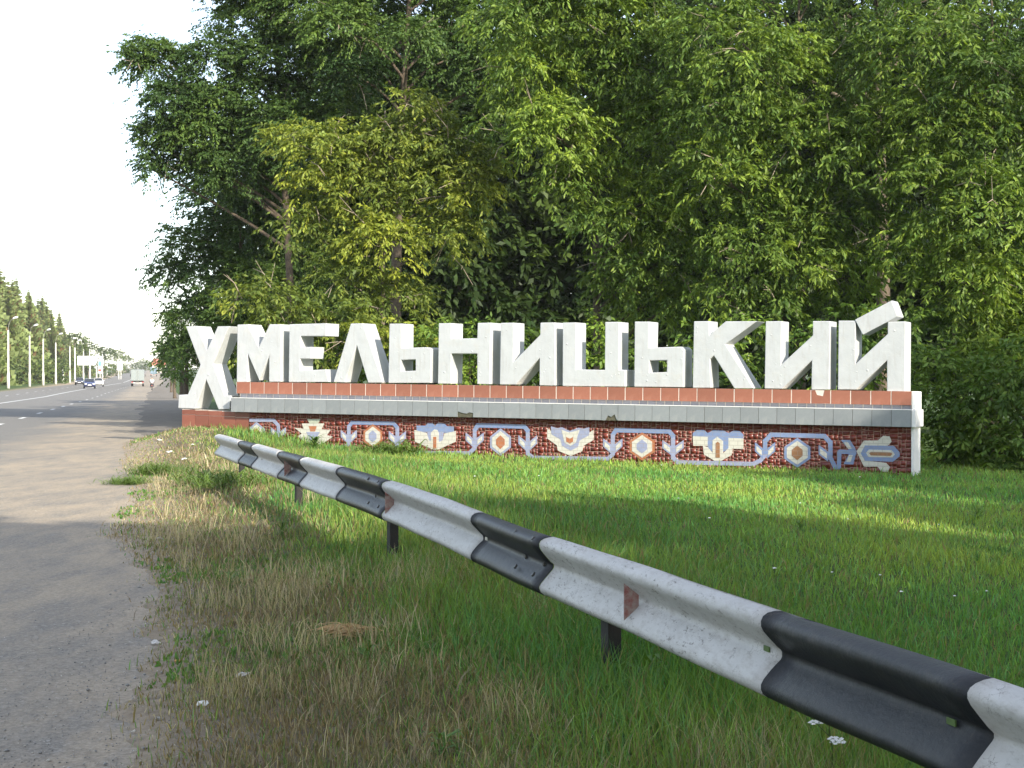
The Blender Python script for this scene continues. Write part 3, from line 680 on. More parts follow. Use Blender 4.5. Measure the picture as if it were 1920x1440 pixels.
# ------------------------------------------------------------------ trees
def unit(v): return v / np.maximum(np.linalg.norm(v, axis=-1, keepdims=True), 1e-9)
SPECIES = {  # leaf length, width, leaves per spray, spray length, droop, base colour, spread, bark
 'ash':      (.165, .052, 20, .56, .50, (.124, .192, .034), .28),
 'boxelder': (.155, .054, 20, .58, .45, (.168, .212, .036), .25),
 'locust':   (.125, .056, 24, .60, .32, (.074, .130, .034), .22),
 'shrub':    (.150, .062, 16, .45, .30, (.120, .195, .034), .25),
 'dark':     (.40, .18, 12, .90, .40, (.034, .062, .016), .25),  # leaf colour darkened to put deep shade into the wood's gaps
}
def leaf_arrays(lobes, sp_, dens, face=None):
    """lobes: (N,4) centre + radius, in the tree's own frame -> leaf vertices, faces, tints"""
    Ll, Lw, K, sl_, droop, col, spread = SPECIES[sp_]
    P = []; O = []; LB = []
    for (x, y, z, R, dn) in lobes:
        n = int(dens * .64 * dn * (R * R + .25 * R)) + 4
        d = unit(rng.normal(size=(n, 3)))
        if face is not None:
            keep = (d @ face > -.25) | (rng.random(n) < .28); d = d[keep]; n = len(d)
        d[:, 2] = np.where((d[:, 2] < -.35) & (rng.random(n) < .6), -d[:, 2], d[:, 2])
        # lobed surface: the crown's own bumps
        ph = rng.uniform(0, 6.3, 6)
        bumpy = 1 + .20 * np.sin(d[:, 0] * 5 + ph[0]) * np.sin(d[:, 1] * 5 + ph[1]) + .16 * np.sin(d[:, 2] * 7 + ph[2] + 3 * d[:, 0])
        r = R * bumpy * (.45 + .6 * rng.random(n) ** .55)
        P.append(np.array((x, y, z)) + d * r[:, None] * np.array((1, 1, .88))); O.append(d)
        LB.append(np.full(n, rng.normal(0, .16)) + rng.normal(0, .12, n))
    P = np.concatenate(P); O = np.concatenate(O); LB = np.concatenate(LB); n = len(P)
    dv = unit(O * np.array((1, 1, .45)) + rng.normal(0, .6, (n, 3)) + np.array((0, 0, .12)))
    L = sl_ * rng.uniform(.55, 1.25, n)
    u = ((np.arange(K) + .5)[None, :] / K) ** .7 + rng.uniform(-.02, .02, (n, K))
    up = np.array((0, 0, 1.0)); side = unit(np.cross(dv, up) + 1e-6)
    sgn = np.where(np.arange(K) % 2 == 0, 1, -1)[None, :]
    base = P[:, None, :] + dv[:, None, :] * (u * L[:, None])[..., None] - up * (droop * L[:, None] * u ** 2)[..., None]
    base = base + side[:, None, :] * (sgn * rng.uniform(0, .10, (n, K)) * L[:, None])[..., None]
    base = base + rng.normal(0, .5, (n, K, 3)) * (rng.random((n, K)) < .10)[..., None] * L[:, None, None] * .5
    ld = unit(dv[:, None, :] * .55 + side[:, None, :] * (sgn * rng.uniform(.35, 1.0, (n, K)))[..., None] + rng.normal(0, .3, (n, K, 3)) - up * (.35 + droop * .9 * u[..., None]))
    nrm = unit(np.cross(ld, np.cross(up + rng.normal(0, .55, (n, K, 3)), ld)))
    sd = np.cross(nrm, ld)
    ll = Ll * 1.10 * rng.uniform(.55, 1.25, (n, K))[..., None]; lw = Lw * 1.14 * rng.uniform(.7, 1.2, (n, K))[..., None]
    tip = base + ld * ll - nrm * ll * .12; mid = base + ld * ll * .45
    a = mid + sd * lw * .5 - nrm * lw * .12; b = mid - sd * lw * .5 - nrm * lw * .12
    V = np.stack([base, a, tip, b], 2).reshape(-1, 3); m_ = n * K; i = np.arange(m_)[:, None] * 4
    Fc = np.concatenate([i + np.array([[0, 1, 2]]), i + np.array([[0, 2, 3]])], 0)
    br = np.exp(np.repeat(LB, K) + rng.normal(0, .16, m_)); yl = np.clip(np.repeat(LB * 1.5, K) + rng.normal(0, spread, m_), -.6, .9)
    tint = np.array(col)[None, :] * br[:, None] * np.stack([1 + .35 * yl, 1 + .12 * yl, 1 - .2 * yl], 1)
    return V, Fc, np.repeat(np.clip(tint, .005, .5), 4, axis=0)
def tree(name, label, cat, group, x, y, lobes, sp_, dens=190, trunk_r=.2, lean=(0, 0), bark=None, twigs=3, face=True, ctop=None):
    """lobes in world coordinates (x, y, z, R[, density])"""
    g = gz(x, y); L = np.array([tuple(l) + ((1.0,) if len(l) == 4 else ()) for l in lobes], float); L[:, :3] -= np.array((x, y, g))
    e = empty(name, (x, y, g), label, cat, group)
    f = None
    if face:
        f = np.array((-x, -y, 0.)); f /= np.linalg.norm(f); f = f * .8 + np.array((.3, -.2, .4)); f /= np.linalg.norm(f)
    V, Fc, T = leaf_arrays(L, sp_, dens, f)
    link('crown', arrays_mesh('crown', V, Fc, T), M_leaf, e)
    mb = MB(); top = (L[:, 2].max() if ctop is None else ctop); n = 9; pts = []; rr = []
    for i in range(n):
        q = i / (n - 1); pts.append(Vector((lean[0] * q + .12 * math.sin(q * 5 + x) * trunk_r * 3, lean[1] * q + .1 * math.cos(q * 4 + y) * trunk_r * 3, -.3 + (top + .3) * q)))
        rr.append(trunk_r * (1.25 if i == 0 else 1) * (1 - .82 * q))
    mb.tube(pts, rr, 9)
    for (lx, ly, lz, R, dn) in L:
        q = min(max((lz - .55 * math.hypot(lx - lean[0] * .5, ly - lean[1] * .5)) / (top + .3), .12), .92); k = q * (n - 1); i = min(int(k), n - 2); p0 = pts[i].lerp(pts[i + 1], k - i)
        p2 = Vector((lx, ly, lz)); p1 = p0.lerp(p2, .5) + Vector((random.uniform(-.2, .2), random.uniform(-.2, .2), .25 + random.uniform(-.2, .2))) * R
        r0 = min(trunk_r * (1 - .8 * q) * .55, .02 + .03 * R + .008 * (p2 - p0).length)
        mb.tube([p0, p0.lerp(p1, .5) + Vector((0, 0, .05)), p1, p1.lerp(p2, .55) + Vector((0, 0, .03)), p2], [r0, r0 * .85, r0 * .7, r0 * .5, r0 * .32], 6, cap=False)
        for _ in range(twigs):
            d = Vector(rng.normal(size=3)); d.z = abs(d.z) * .3; d.normalize(); e2 = p2 + d * R * random.uniform(.7, 1.0) + Vector((0, 0, -.1 * R))
            mb.tube([p2.lerp(p1, random.uniform(0, .3)), p2.lerp(e2, .5) + Vector((0, 0, .06)), e2], [r0 * .3, r0 * .22, .006], 4, cap=False)
    mb.build('trunk', bark or M_bark, e, smooth=True)
    if sp_ in ('ash', 'boxelder', 'locust') and face:
        tw = MB()
        for (lx, ly, lz, R, dn) in L:
            for _ in range(2):
                d = Vector(rng.normal(size=3)) * .6 + Vector(f) * .7; d.normalize(); b0 = Vector((lx, ly, lz)) + d * R * random.uniform(.55, .8)
                d2 = (d + Vector(rng.normal(size=3)) * .8).normalized(); ln = random.uniform(.5, 1.1); b1 = b0 + d2 * ln * .5 + Vector((0, 0, .04)); b2 = b0 + d2 * ln - Vector((0, 0, .1))
                tw.tube([b0, b1, b2], [.016, .012, .006], 4, cap=False); tw.tube([b1, b1 + (d2 + Vector(rng.normal(size=3)) * .5) * ln * .4], [.009, .005], 4, cap=False)
        tw.build('twig', M_twig, e)['kind'] = 'stuff'
    return e
def PXL(Y, L, dys=None):
    out = []
    for i, l in enumerate(L):
        r = l[2] * Y / F; dy = (l[3] if len(l) > 3 else random.uniform(-.7, .7) * r); p = pix(l[0], l[1], Y + dy); out.append((p.x, p.y, p.z, r, l[4] if len(l) > 4 else 1.0))
    return out
GF = 'trees of the wood behind the sign'
def wx(px, Y): return (px - 960) / F * Y
tree('locust_tree', 'tall dark feathery tree leaning out over the road at the left edge of the wood', 'tree', GF, wx(560, 52), 52,
     PXL(52, [(292,120,46),(256,112,24),(360,250,48),(380,320,44),(335,198,55),(300,258,36),(284,318,20),(318,290,26),(400,120,48),(400,230,62),(470,40,62),(540,110,75),(480,200,75),(560,10,75),(620,150,75),(550,260,75),(440,320,62),(500,-80,80),(600,-160,110),(560,-280,120,0,.3),(450,-40,50)]), 'locust', 600, .16, lean=(-1.2, 0))
tree('bushy_tree', 'dark rounded tree below the leaning tree at the left edge of the wood', 'tree', GF, wx(450, 56), 56,
     PXL(56, [(400,385,58),(355,465,48),(318,515,32),(400,520,70),(365,600,50),(470,450,80),(480,560,80),(440,640,70),(345,660,36),(520,370,80),(560,480,80),(560,600,80)]), 'locust', 340, .10)
tree('box_elder', 'yellow green tree with drooping sprays behind the left half of the sign', 'tree', GF, wx(720, 42.5), 42.5,
     PXL(42, [(545,262,38),(590,285,50),(650,290,62),(740,275,66),(800,245,52),(595,355,52),(690,370,72),(800,350,72),(640,430,55),(720,460,66),(840,440,56),(640,525,55),(740,560,62),(690,290,60),(770,200,36),(870,360,50),(850,280,50),(900,320,44),(560,430,40)]), 'boxelder', 240, .09, bark=M_bark_light)
tree('leafy_shrub', 'low yellow green shrub showing over the letters at the left of the sign', 'shrub', GF, wx(560, 40), 40,
     PXL(39.5, [(455,565,32),(500,560,40),(545,600,48),(610,640,52),(690,640,46),(650,600,40),(760,650,44),(520,650,50)]), 'boxelder', 200, .07, bark=M_bark_light)
tree('locust_tree', 'tall tree with a pale forked trunk showing above the yellow green tree', 'tree', GF, wx(735, 50), 50,
     PXL(50, [(640,60,62),(660,140,52),(600,20,70),(790,30,66,1.5),(850,110,70),(770,70,36,-3),(700,30,40,2.5),(690,120,40,2.5),(800,150,52,2),(900,40,80),(650,210,46),(930,150,64),(690,-60,90),(800,-120,110),(720,-220,120,0,.3),(930,-80,90)]), 'locust', 360, .24, lean=(.6, 0), bark=M_bark, ctop=16)
tree('ash_tree', 'broad hanging tree with narrow leaves behind the middle of the sign', 'tree', GF, wx(1120, 41.5), 41.5,
     PXL(40.5, [(960,60,80),(1060,40,90),(1160,60,95),(1000,150,80),(1110,160,90),(1220,130,95),(950,240,64),(1040,255,80),(1170,270,92),(1260,230,84),(1110,340,60),(1140,420,56),(1210,400,76),(1170,505,58),(1270,360,84),(1255,480,70),(1225,570,54),(1140,530,36),(1290,560,46),(1060,340,46),(1100,-60,110),(1000,-150,110,0,.3),(1200,-160,120,0,.3)]), 'ash', 240, .12)
tree('ash_tree', 'dense bright green tree behind the right half of the sign', 'tree', GF, wx(1500, 39.5), 39.5,
     PXL(38.5, [(1340,80,90),(1430,130,95),(1350,220,90),(1450,250,92),(1540,160,100),(1640,120,105),(1560,280,92),(1360,340,84),(1450,380,88),(1550,400,85),(1400,470,74),(1500,500,78),(1585,520,70),(1640,430,88),(1450,575,52),(1550,600,50),(1650,270,95),(1360,560,40),(1500,-60,120,0,.4),(1640,-80,120,0,.4),(1360,-60,110,0,.4)]), 'ash', 215, .12)
tree('ash_tree', 'dense green tree filling the right edge of the picture', 'tree', GF, wx(1860, 37), 37,
     PXL(36.5, [(1740,110,105),(1850,160,100),(1750,230,95),(1850,290,105),(1930,220,105),(1760,360,95),(1860,420,105),(1730,480,75),(1940,380,100),(1820,530,85),(1900,560,85),(1970,480,100),(1780,620,66),(1880,680,85),(1800,700,60),(1950,640,95),(2050,300,120,0,.4),(2060,560,120,0,.4),(1820,-40,120,0,.4),(1980,40,120,0,.4)]), 'ash', 200, .12)
tree('locust_tree', 'feathery tall tree rising behind the top right of the wood', 'tree', GF, wx(1650, 53), 53,
     PXL(53, [(1230,-10,90),(1330,10,80),(1480,10,85),(1600,-10,90),(1740,0,85),(1850,20,60),(1920,-30,80),(1300,-130,120,0,.3),(1560,-150,130,0,.3),(1800,-150,120,0,.3)]), 'locust', 200, .3)
for i, (px, Y, w) in enumerate([(420, 66, 1), (640, 63, 1), (880, 60, 1), (1120, 62, 1), (1370, 60, 1), (1620, 58, 1), (1870, 55, 1)]):
    lob = []
    for (dx, py, r) in [(-90, 660, 100), (60, 620, 110), (-70, 500, 120), (80, 440, 120), (-80, 320, 120), (70, 260, 125), (-60, 140, 120), (80, 60, 120), (0, -90, 140)]:
        if px == 420 and (dx < 0 or py < 300): continue
        if px == 640 and py < 200: continue
        if px > 1700 and py < 130: continue
        lob.append((px + dx, py, r))
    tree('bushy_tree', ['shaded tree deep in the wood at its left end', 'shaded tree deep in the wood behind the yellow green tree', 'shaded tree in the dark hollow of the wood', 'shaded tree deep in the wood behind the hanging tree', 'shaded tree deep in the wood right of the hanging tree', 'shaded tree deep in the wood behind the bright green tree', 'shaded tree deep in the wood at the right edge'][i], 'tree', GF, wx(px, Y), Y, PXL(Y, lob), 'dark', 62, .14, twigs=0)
for i, (px, Y) in enumerate([(600, 82), (760, 84), (1050, 80), (1350, 82), (1650, 78), (1950, 74)]):
    lob = [(px + dx, py, 150, None) for dx, py in [(-110, 640), (110, 600), (0, 480), (-110, 360), (110, 300), (0, 180)] if not (px == 600 and (py < 420 or dx < 0))]
    sv = SPECIES['dark']; SPECIES['dark'] = (.7, .36, 12, 1.4, .4, (.034, .062, .016), .25)  # bigger leaves, same colour darkened for shade in the wood
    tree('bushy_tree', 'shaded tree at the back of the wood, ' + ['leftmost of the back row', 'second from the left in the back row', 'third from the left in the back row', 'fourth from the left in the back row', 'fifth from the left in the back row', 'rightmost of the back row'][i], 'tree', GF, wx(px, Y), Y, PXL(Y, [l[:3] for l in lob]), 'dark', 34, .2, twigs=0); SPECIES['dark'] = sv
# undergrowth between sign and wood
GS = 'shrubs at the foot of the wood'
for i, (px, Y, lob, lab) in enumerate([
    (880, 38.5, [(830,640,40),(890,680,50),(940,640,44),(870,720,40),(960,700,46)], 'shrub showing between the fifth and sixth letters'),
    (1080, 38.5, [(1040,670,44),(1110,640,40),(1120,700,46),(1180,680,40)], 'shrub showing between the two uprights of the eighth letter'),
    (1370, 36.5, [(1330,650,40),(1400,640,44),(1430,700,46),(1360,710,44)], 'shrub showing beside the tenth letter'),
    (1580, 35.5, [(1530,650,44),(1600,620,46),(1650,660,48),(1590,710,46),(1680,610,44)], 'shrub showing through the last letter'),
    (1790, 32.5, [(1750,700,50),(1800,760,52),(1765,800,40),(1850,720,60),(1850,800,52),(1740,760,34),(1790,840,36),(1755,868,30),(1815,862,36),(1850,850,34),(1770,820,36)], 'leafy shrub just past the right end of the sign'),
    (1920, 31.5, [(1900,750,56),(1950,690,66),(1920,830,50),(1980,780,64),(1870,850,36),(1885,872,36),(1935,876,40),(1990,870,44)], 'leafy shrub at the right edge of the picture'),
    (700, 40.5, [(640,690,44),(720,690,46),(780,690,44)], 'shrub showing through the fourth letter')]):
    tree('leafy_shrub', lab, 'shrub', GS, wx(px, Y), Y, PXL(Y, lob), 'shrub', 190, .05, twigs=2)
# trees further along the right of the road
GR = 'trees along the right of the road beyond the sign'
for i, (px, Y, lob) in enumerate([
    (345, 75, [(340,610,34),(334,655,28),(352,690,32),(375,640,34),(338,700,22)]),
    (335, 95, [(328,600,20),(324,640,22),(330,680,22),(342,640,26),(328,712,14)]),
    (322, 130, [(318,640,14),(315,668,12),(319,690,13),(326,660,15)]),
    (316, 180, [(316,662,10),(312,682,9),(316,700,9)]),
    (314, 260, [(314,678,7),(311,692,7)])]):
    tree('bushy_tree', ['dark tree just beyond the sign at the edge of the road', 'bright topped tree second beyond the sign', 'tree third beyond the sign on the right of the road', 'small looking tree fourth beyond the sign', 'far tree fifth beyond the sign where the road narrows'][i], 'tree', GR, wx(px + 6, Y), Y, PXL(Y, lob), 'dark' if Y > 100 else 'shrub', 60 if Y > 100 else 100, .16, face=True, twigs=1)

# tall trees to the right of the viewpoint: their shade lies on the verge
def lobes_generic(x, y, H, W, n, zmin=.25, seed=0):
    r = random.Random(seed); out = []
    for i in range(n):
        q = zmin + (1 - zmin) * (i + .5) / n; a = i * 2.4 + r.random(); w = W * math.sin(PI * min(.98, (q - zmin) / (1 - zmin) * .8 + .18)) * .62
        out.append((x + math.cos(a) * w, y + math.sin(a) * w, H * q * .95, W * r.uniform(.34, .46)))
    return out
def copy_tree(o, loc_, rz, sc, label):
    c = o.copy(); C.objects.link(c); c.location = loc_; c.rotation_euler = (0, 0, rz); c.scale = (sc, sc, sc); c['label'] = label
    for ch in o.children:
        d = ch.copy(); C.objects.link(d); d.parent = c
    return c
GSH = 'trees right of the viewpoint outside the frame'
p1 = tree('shade_tree', 'tall tree right of the viewpoint shading the verge, nearest the road', 'tree', GSH, 11.2, -9.0, lobes_generic(11.2, -9.0, 14.5, 4.2, 16, .22, 1), 'dark', 62, .28, face=False, twigs=1)
SHADE = [(17.0, -4.0, 1.0, 1.0), (21.5, -.8, 2.1, .97), (26, 2.5, 3.3, 1.2), (9.5, -9.5, 4.4, .95), (17, -9, .6, .8), (22.5, -6.5, 5.2, .9), (11.5, -14, 2.8, 1.05), (5.5, -13, 3.9, .9), (29.5, 8, 1.7, 1.35), (10.3, -5.6, 2.2, .95), (12.5, -9, 1.2, 1.0), (8.6, -3.4, .3, .74), (7.2, -7, 4.0, .9)]
for i, (x, y, rz, sc) in enumerate(SHADE):
    copy_tree(p1, (x, y, gz(x, y)), rz, sc, 'tall tree right of the viewpoint, number %s from the road' % ['two','three','four','five','six','seven','eight','nine','ten','eleven','twelve','thirteen','fourteen'][i])

# ------------------------------------------------------------------ left of the road: spruces, lamps, hoardings
def spruce_mesh(H, W, seed, col):
    r = np.random.default_rng(seed); V = []; Fc = []; T = []
    lev = int(H / .36)
    for i in range(lev):
        q = (i + r.uniform(-.5, .5)) / lev; q = min(max(q, 0), .985); z = H * (.02 + .98 * q); R = W * (1 - q) ** .95 * (.85 + .3 * r.random()) + .06; nb = max(4, int(7 * (1 - q) + 4))
        for k in range(nb):
            a = 2 * PI * k / nb + r.random() * .8; d = np.array((math.cos(a), math.sin(a), 0)); s_ = np.array((-d[1], d[0], 0)); L = R * r.uniform(.65, 1.1)
            dr = .25 + .25 * (1 - q)
            for j in range(6):
                u0 = j / 6; p = np.array((0, 0, z)) + d * L * (u0 + .08) - np.array((0, 0, 1)) * L * dr * u0 ** 1.3
                for sg in (-1, 1):
                    w = L * .42 * (1.05 - u0) + .05 + .3 * (1 - q)
                    tip = p + s_ * sg * w * r.uniform(.5, 1) + d * w * .5 - np.array((0, 0, 1)) * w * r.uniform(.4, 1.3)
                    b = len(V); V += [p, p + d * L * .16 + (0, 0, .03), tip + d * .22, tip - d * .25 - (0, 0, .12)]
                    Fc += [(b, b + 1, b + 2), (b, b + 2, b + 3)]
                    v = math.exp(r.normal(0, .22)); br = 1 if r.random() > .12 else 0
                    c = np.array(col) * v if br else np.array((.14, .09, .04)) * v
                    T += [c] * 4
    return arrays_mesh('crown', np.array(V), np.array(Fc), np.array(T))
def spruce(x, y, H, W, seed, col, label):
    e = empty('spruce', (x, y, gz(x, y)), label, 'tree', 'spruces along the left of the road')
    link('crown', spruce_mesh(H, W, seed, col), M_leaf, e); mb = MB(); mb.tube([(0, 0, -.5), (0, 0, H * .97)], [.28, .03], 7); mb.build('trunk', M_bark, e); return e
SG = (.19, .235, .085)
protos = [spruce(*[float(q) for q in xy(-30 - i, 236 + 9 * i)], 20.5 + i, 6.4, 40 + i, SG, l) for i, l in enumerate(['tall spruce nearest the left edge of the picture', 'second spruce from the left edge of the picture', 'third spruce from the left edge of the picture'])]
ordn = ['fourth','fifth','sixth','seventh','eighth','ninth','tenth','eleventh','twelfth','thirteenth','fourteenth','fifteenth','sixteenth','seventeenth','eighteenth','nineteenth','twentieth'] + ['twenty ' + q for q in 'first second third fourth fifth sixth seventh eighth ninth'.split()] + ['thirtieth'] + ['thirty ' + q for q in 'first second third fourth fifth sixth seventh eighth ninth'.split()] + ['fortieth', 'forty first', 'forty second']
si = 0; s = 218.0
for i in range(38):
    s = 218 + i * 5.6 if i < 27 else 218 + 27 * 5.6 + (i - 27) * 26
    t = -27 - (i * 37 % 7) * 1.5
    if 362 < s < 372: continue
    x, y = [float(q) for q in xy(t, s)]; px = 960 + F * x / y
    ty = (506 + max(px, -20) / 118 * 78 if px < 118 else 618 + (px - 118) / 130 * 46) + ((i * 29) % 11 - 5) * (1.6 if px < 118 else 1.0)
    H = (CAMZ + (HZ - ty) / F * y - gz(x, y)) / (20.5 + i % 3)
    lab = ('green spruce in the row left of the road, %s from the left edge' if si < 17 else 'small looking far spruce left of the road, %s of the row') % ordn[si]
    copy_tree(protos[i % 3], (x, y, gz(x, y)), i * 1.3, H, lab); si += 1
GL = 'leafy trees along the left of the road'
def lobes_px(Y, L): return PXL(Y, L)
for i, (px, Y, top, w, lab) in enumerate([(20, 262, 668, 34, 'green bush below the spruces at the left edge'), (62, 285, 670, 30, 'green bush behind the second lamp post'), (100, 320, 672, 28, 'green bush behind the third lamp post'),
        (140, 372, 622, 22, 'leafy tree where the spruce row steps down'), (166, 440, 640, 18, 'leafy tree above the white hoarding'), (196, 520, 648, 22, 'rounded tree above the poster stand'), (218, 620, 655, 18, 'rounded tree farther along the lamp row'), (236, 760, 664, 14, 'far tree near the end of the lamp row'),
        (272, 1000, 672, 17, 'broad far tree at the end of the road'), (290, 1050, 676, 14, 'far tree right of the end of the road'), (255, 950, 680, 9, 'low far tree left of the end of the road')]):
    x = wx(px, Y); bot = 715 - (float(prof(Y)) - CAMZ) / Y * F
    lob = [(px - w * .45, top + w * .75, w * .55), (px + w * .4, top + w * .8, w * .55), (px, top + w * .45, w * .5), (px - w * .5, (top + w + bot) / 2, w * .5), (px + w * .45, (top + w + bot) / 2, w * .5), (px, bot - w * .35, w * .45)]
    sv = SPECIES['dark']; SPECIES['dark'] = (.55, .30, 10, 1.2, .35, (.085, .125, .034), .25)
    tree('leafy_tree', lab, 'tree', GL, x, Y, PXL(Y, lob), 'dark', 14, .2, twigs=0); SPECIES['dark'] = sv
M_lamp = surf('white_lamp_post', (.62, .60, .56), (.75, .73, .70), scale=1.2, rough=.6, stain=(.35, .30, .24), stain_amt=.5, stain_scale=1.2, bmp=.1)
M_head = surf('lamp_head', (.70, .72, .75), (.8, .82, .85), rough=.3, bmp=0)
def lamp(x, y, label):
    e = empty('street_lamp', (x, y, gz(x, y)), label, 'street lamp', 'street lamps left of the road')
    mb = MB(); mb.tube([(0, 0, -.3), (0, 0, 1.9), (0, 0, 2.3), (0, 0, 8.0)], [.22, .20, .135, .10], 10); mb.build('pole', M_lamp, e, smooth=True)
    mb = MB(); mb.tube([(0, 0, 7.7), (.05, 0, 8.6), (.3, -.05, 9.3), (.75, -.1, 9.6)], [.016, .014, .012, .012], 6); mb.build('arm', M_lamp, e, smooth=True)
    mb = MB(); mb.tube([(.6, -.08, 9.5), (.75, -.1, 9.62), (1.05, -.13, 9.72), (1.3, -.15, 9.78), (1.4, -.16, 9.8)], [.04, .12, .16, .12, .04], 8); mb.build('lamp_head', M_head, e, smooth=True); return e
l0 = None; LP = [15.5, 55.5, 81, 104.5, 131, 140.5, 156.5, 168, 181, 192, 201, 209, 218.5, 223]
lampY = []
for px in LP:
    lo, hi = 100., 1500.
    for _ in range(60):
        Y = (lo + hi) / 2; t, s = ts(np.array([wx(px, Y)]), np.array([Y]))
        if t[0] > -19.6: lo = Y
        else: hi = Y
    lampY.append(Y)
lampY = sorted(lampY)
last = lampY[-1]
ys = lampY + [last + 42 * (k + 1) for k in range(12)]
for i, Y in enumerate(ys):
    if i < len(lampY): x, y = wx(LP[i], Y), Y
    else: x, y = [float(q) for q in xy(-19.6, Y * 1.03)]
    lab = 'white street lamp left of the road, %s from the left edge of the picture' % (['first','second','third'] + ordn)[i] if i < 14 else 'far street lamp in the thinning row left of the road, %s of the row' % (['first','second','third'] + ordn)[i]
    if l0 is None: l0 = lamp(x, y, lab)
    else: copy_tree(l0, (x, y, gz(x, y)), random.uniform(-.1, .1), 1, lab)
x, y = [float(q) for q in xy(-21.0, 345)]
e = empty('concrete_stake', (wx(118, 322), 322, gz(wx(118, 322), 322)), 'short white concrete stake between the fourth and fifth lamp posts', 'stake')
mb = MB(); mb.tube([(0, 0, -.3), (0, 0, .8), (0, 0, 3.0)], [.25, .22, .14], 8); mb.build('post', M_lamp, e, smooth=True)
M_board = surf('white_hoarding', (.78, .80, .82), (.86, .87, .88), scale=.6, rough=.5, bmp=0)
M_bluep = surf('blue_print', (.10, .25, .55), (.25, .45, .75), scale=1.5, rough=.5, bmp=0); M_redp = surf('red_print', (.5, .06, .05), (.6, .12, .08), scale=1.5, rough=.5, bmp=0)
def board(px0, px1, py0, py1, Y, name, label, mats, legs=2):
    a = pix(px0, py1, Y); b = pix(px1, py0, Y); g = gz((a.x + b.x) / 2, Y); e = empty(name, ((a.x + b.x) / 2, Y, g), label, 'hoarding'); w = b.x - a.x
    mb = MB(); mb.box((0, 0, (a.z + b.z) / 2 - g), (w, .25, b.z - a.z)); mb.build('panel', mats[0], e)
    for k in range(legs):
        xx = (-.5 + (k + .5) / legs) * w * .8 if legs > 1 else 0; mb = MB(); mb.tube([(xx, .2, -.3), (xx, .2, a.z - g + .3)], .1, 8); mb.build('leg', M_lamp, e)
    mb = MB(); h = b.z - a.z
    for (u0, u1, v0, v1, mt) in mats[1]:
        mb = MB(); mb.box(((u0 + u1) / 2 * w - w / 2, -.135, a.z - g + (v0 + v1) / 2 * h), ((u1 - u0) * w, .03, (v1 - v0) * h)); mb.build('print', mt, e)
board(145.5, 179, 667.5, 684.8, 360, 'hoarding', 'wide blank white hoarding on legs beside the lamp row', (M_board, [(.1, .25, .3, .5, M_head), (.45, .6, .32, .42, M_redp)]))
board(184, 190.5, 675, 700, 395, 'poster_stand', 'tall narrow poster stand with blue and red print', (M_board, [(.1, .9, .55, .92, M_bluep), (.1, .9, .14, .32, M_redp)]), 1)
board(219.5, 229.5, 678.5, 694, 480, 'hoarding', 'small white hoarding farther along the lamp row', (M_board, [(.2, .6, .3, .5, M_head)]))
M_roof = surf('red_roof', (.42, .12, .08), (.52, .18, .12), rough=.8); M_wallc = surf('cream_wall', (.6, .56, .48), (.7, .66, .58), rough=.9)
M_glass = surf('dark_glass', (.02, .025, .03), (.04, .045, .05), rough=.1, bmp=0)
for (px, Y, w, label, rc) in [(301, 820, 7, 'red roofed house at the far right end of the road', M_roof)]:
    x = wx(px, Y); g = gz(x, Y); e = empty('house', (x, Y, g), label, 'house')
    mb = MB(); mb.box((0, 0, 2), (w, 8, 4)); mb.build('wall', M_wallc, e)
    mb = MB(); mb.add([(-w / 2 - .4, -4.5, 3.95), (w / 2 + .4, -4.5, 3.95), (w / 2 + .4, 4.5, 3.95), (-w / 2 - .4, 4.5, 3.95), (-w / 2 - .4, 0, 7.5), (w / 2 + .4, 0, 7.5)], [(0, 1, 5, 4), (2, 3, 4, 5), (0, 4, 3), (1, 2, 5), (0, 3, 2, 1)]); mb.build('roof', rc, e)
    for k in (-1, 0, 1):
        mb = MB(); mb.box((k * w * .3, -4.02, 2.1), (w * .14, .06, 1.4)); mb.build('window', M_glass, e)

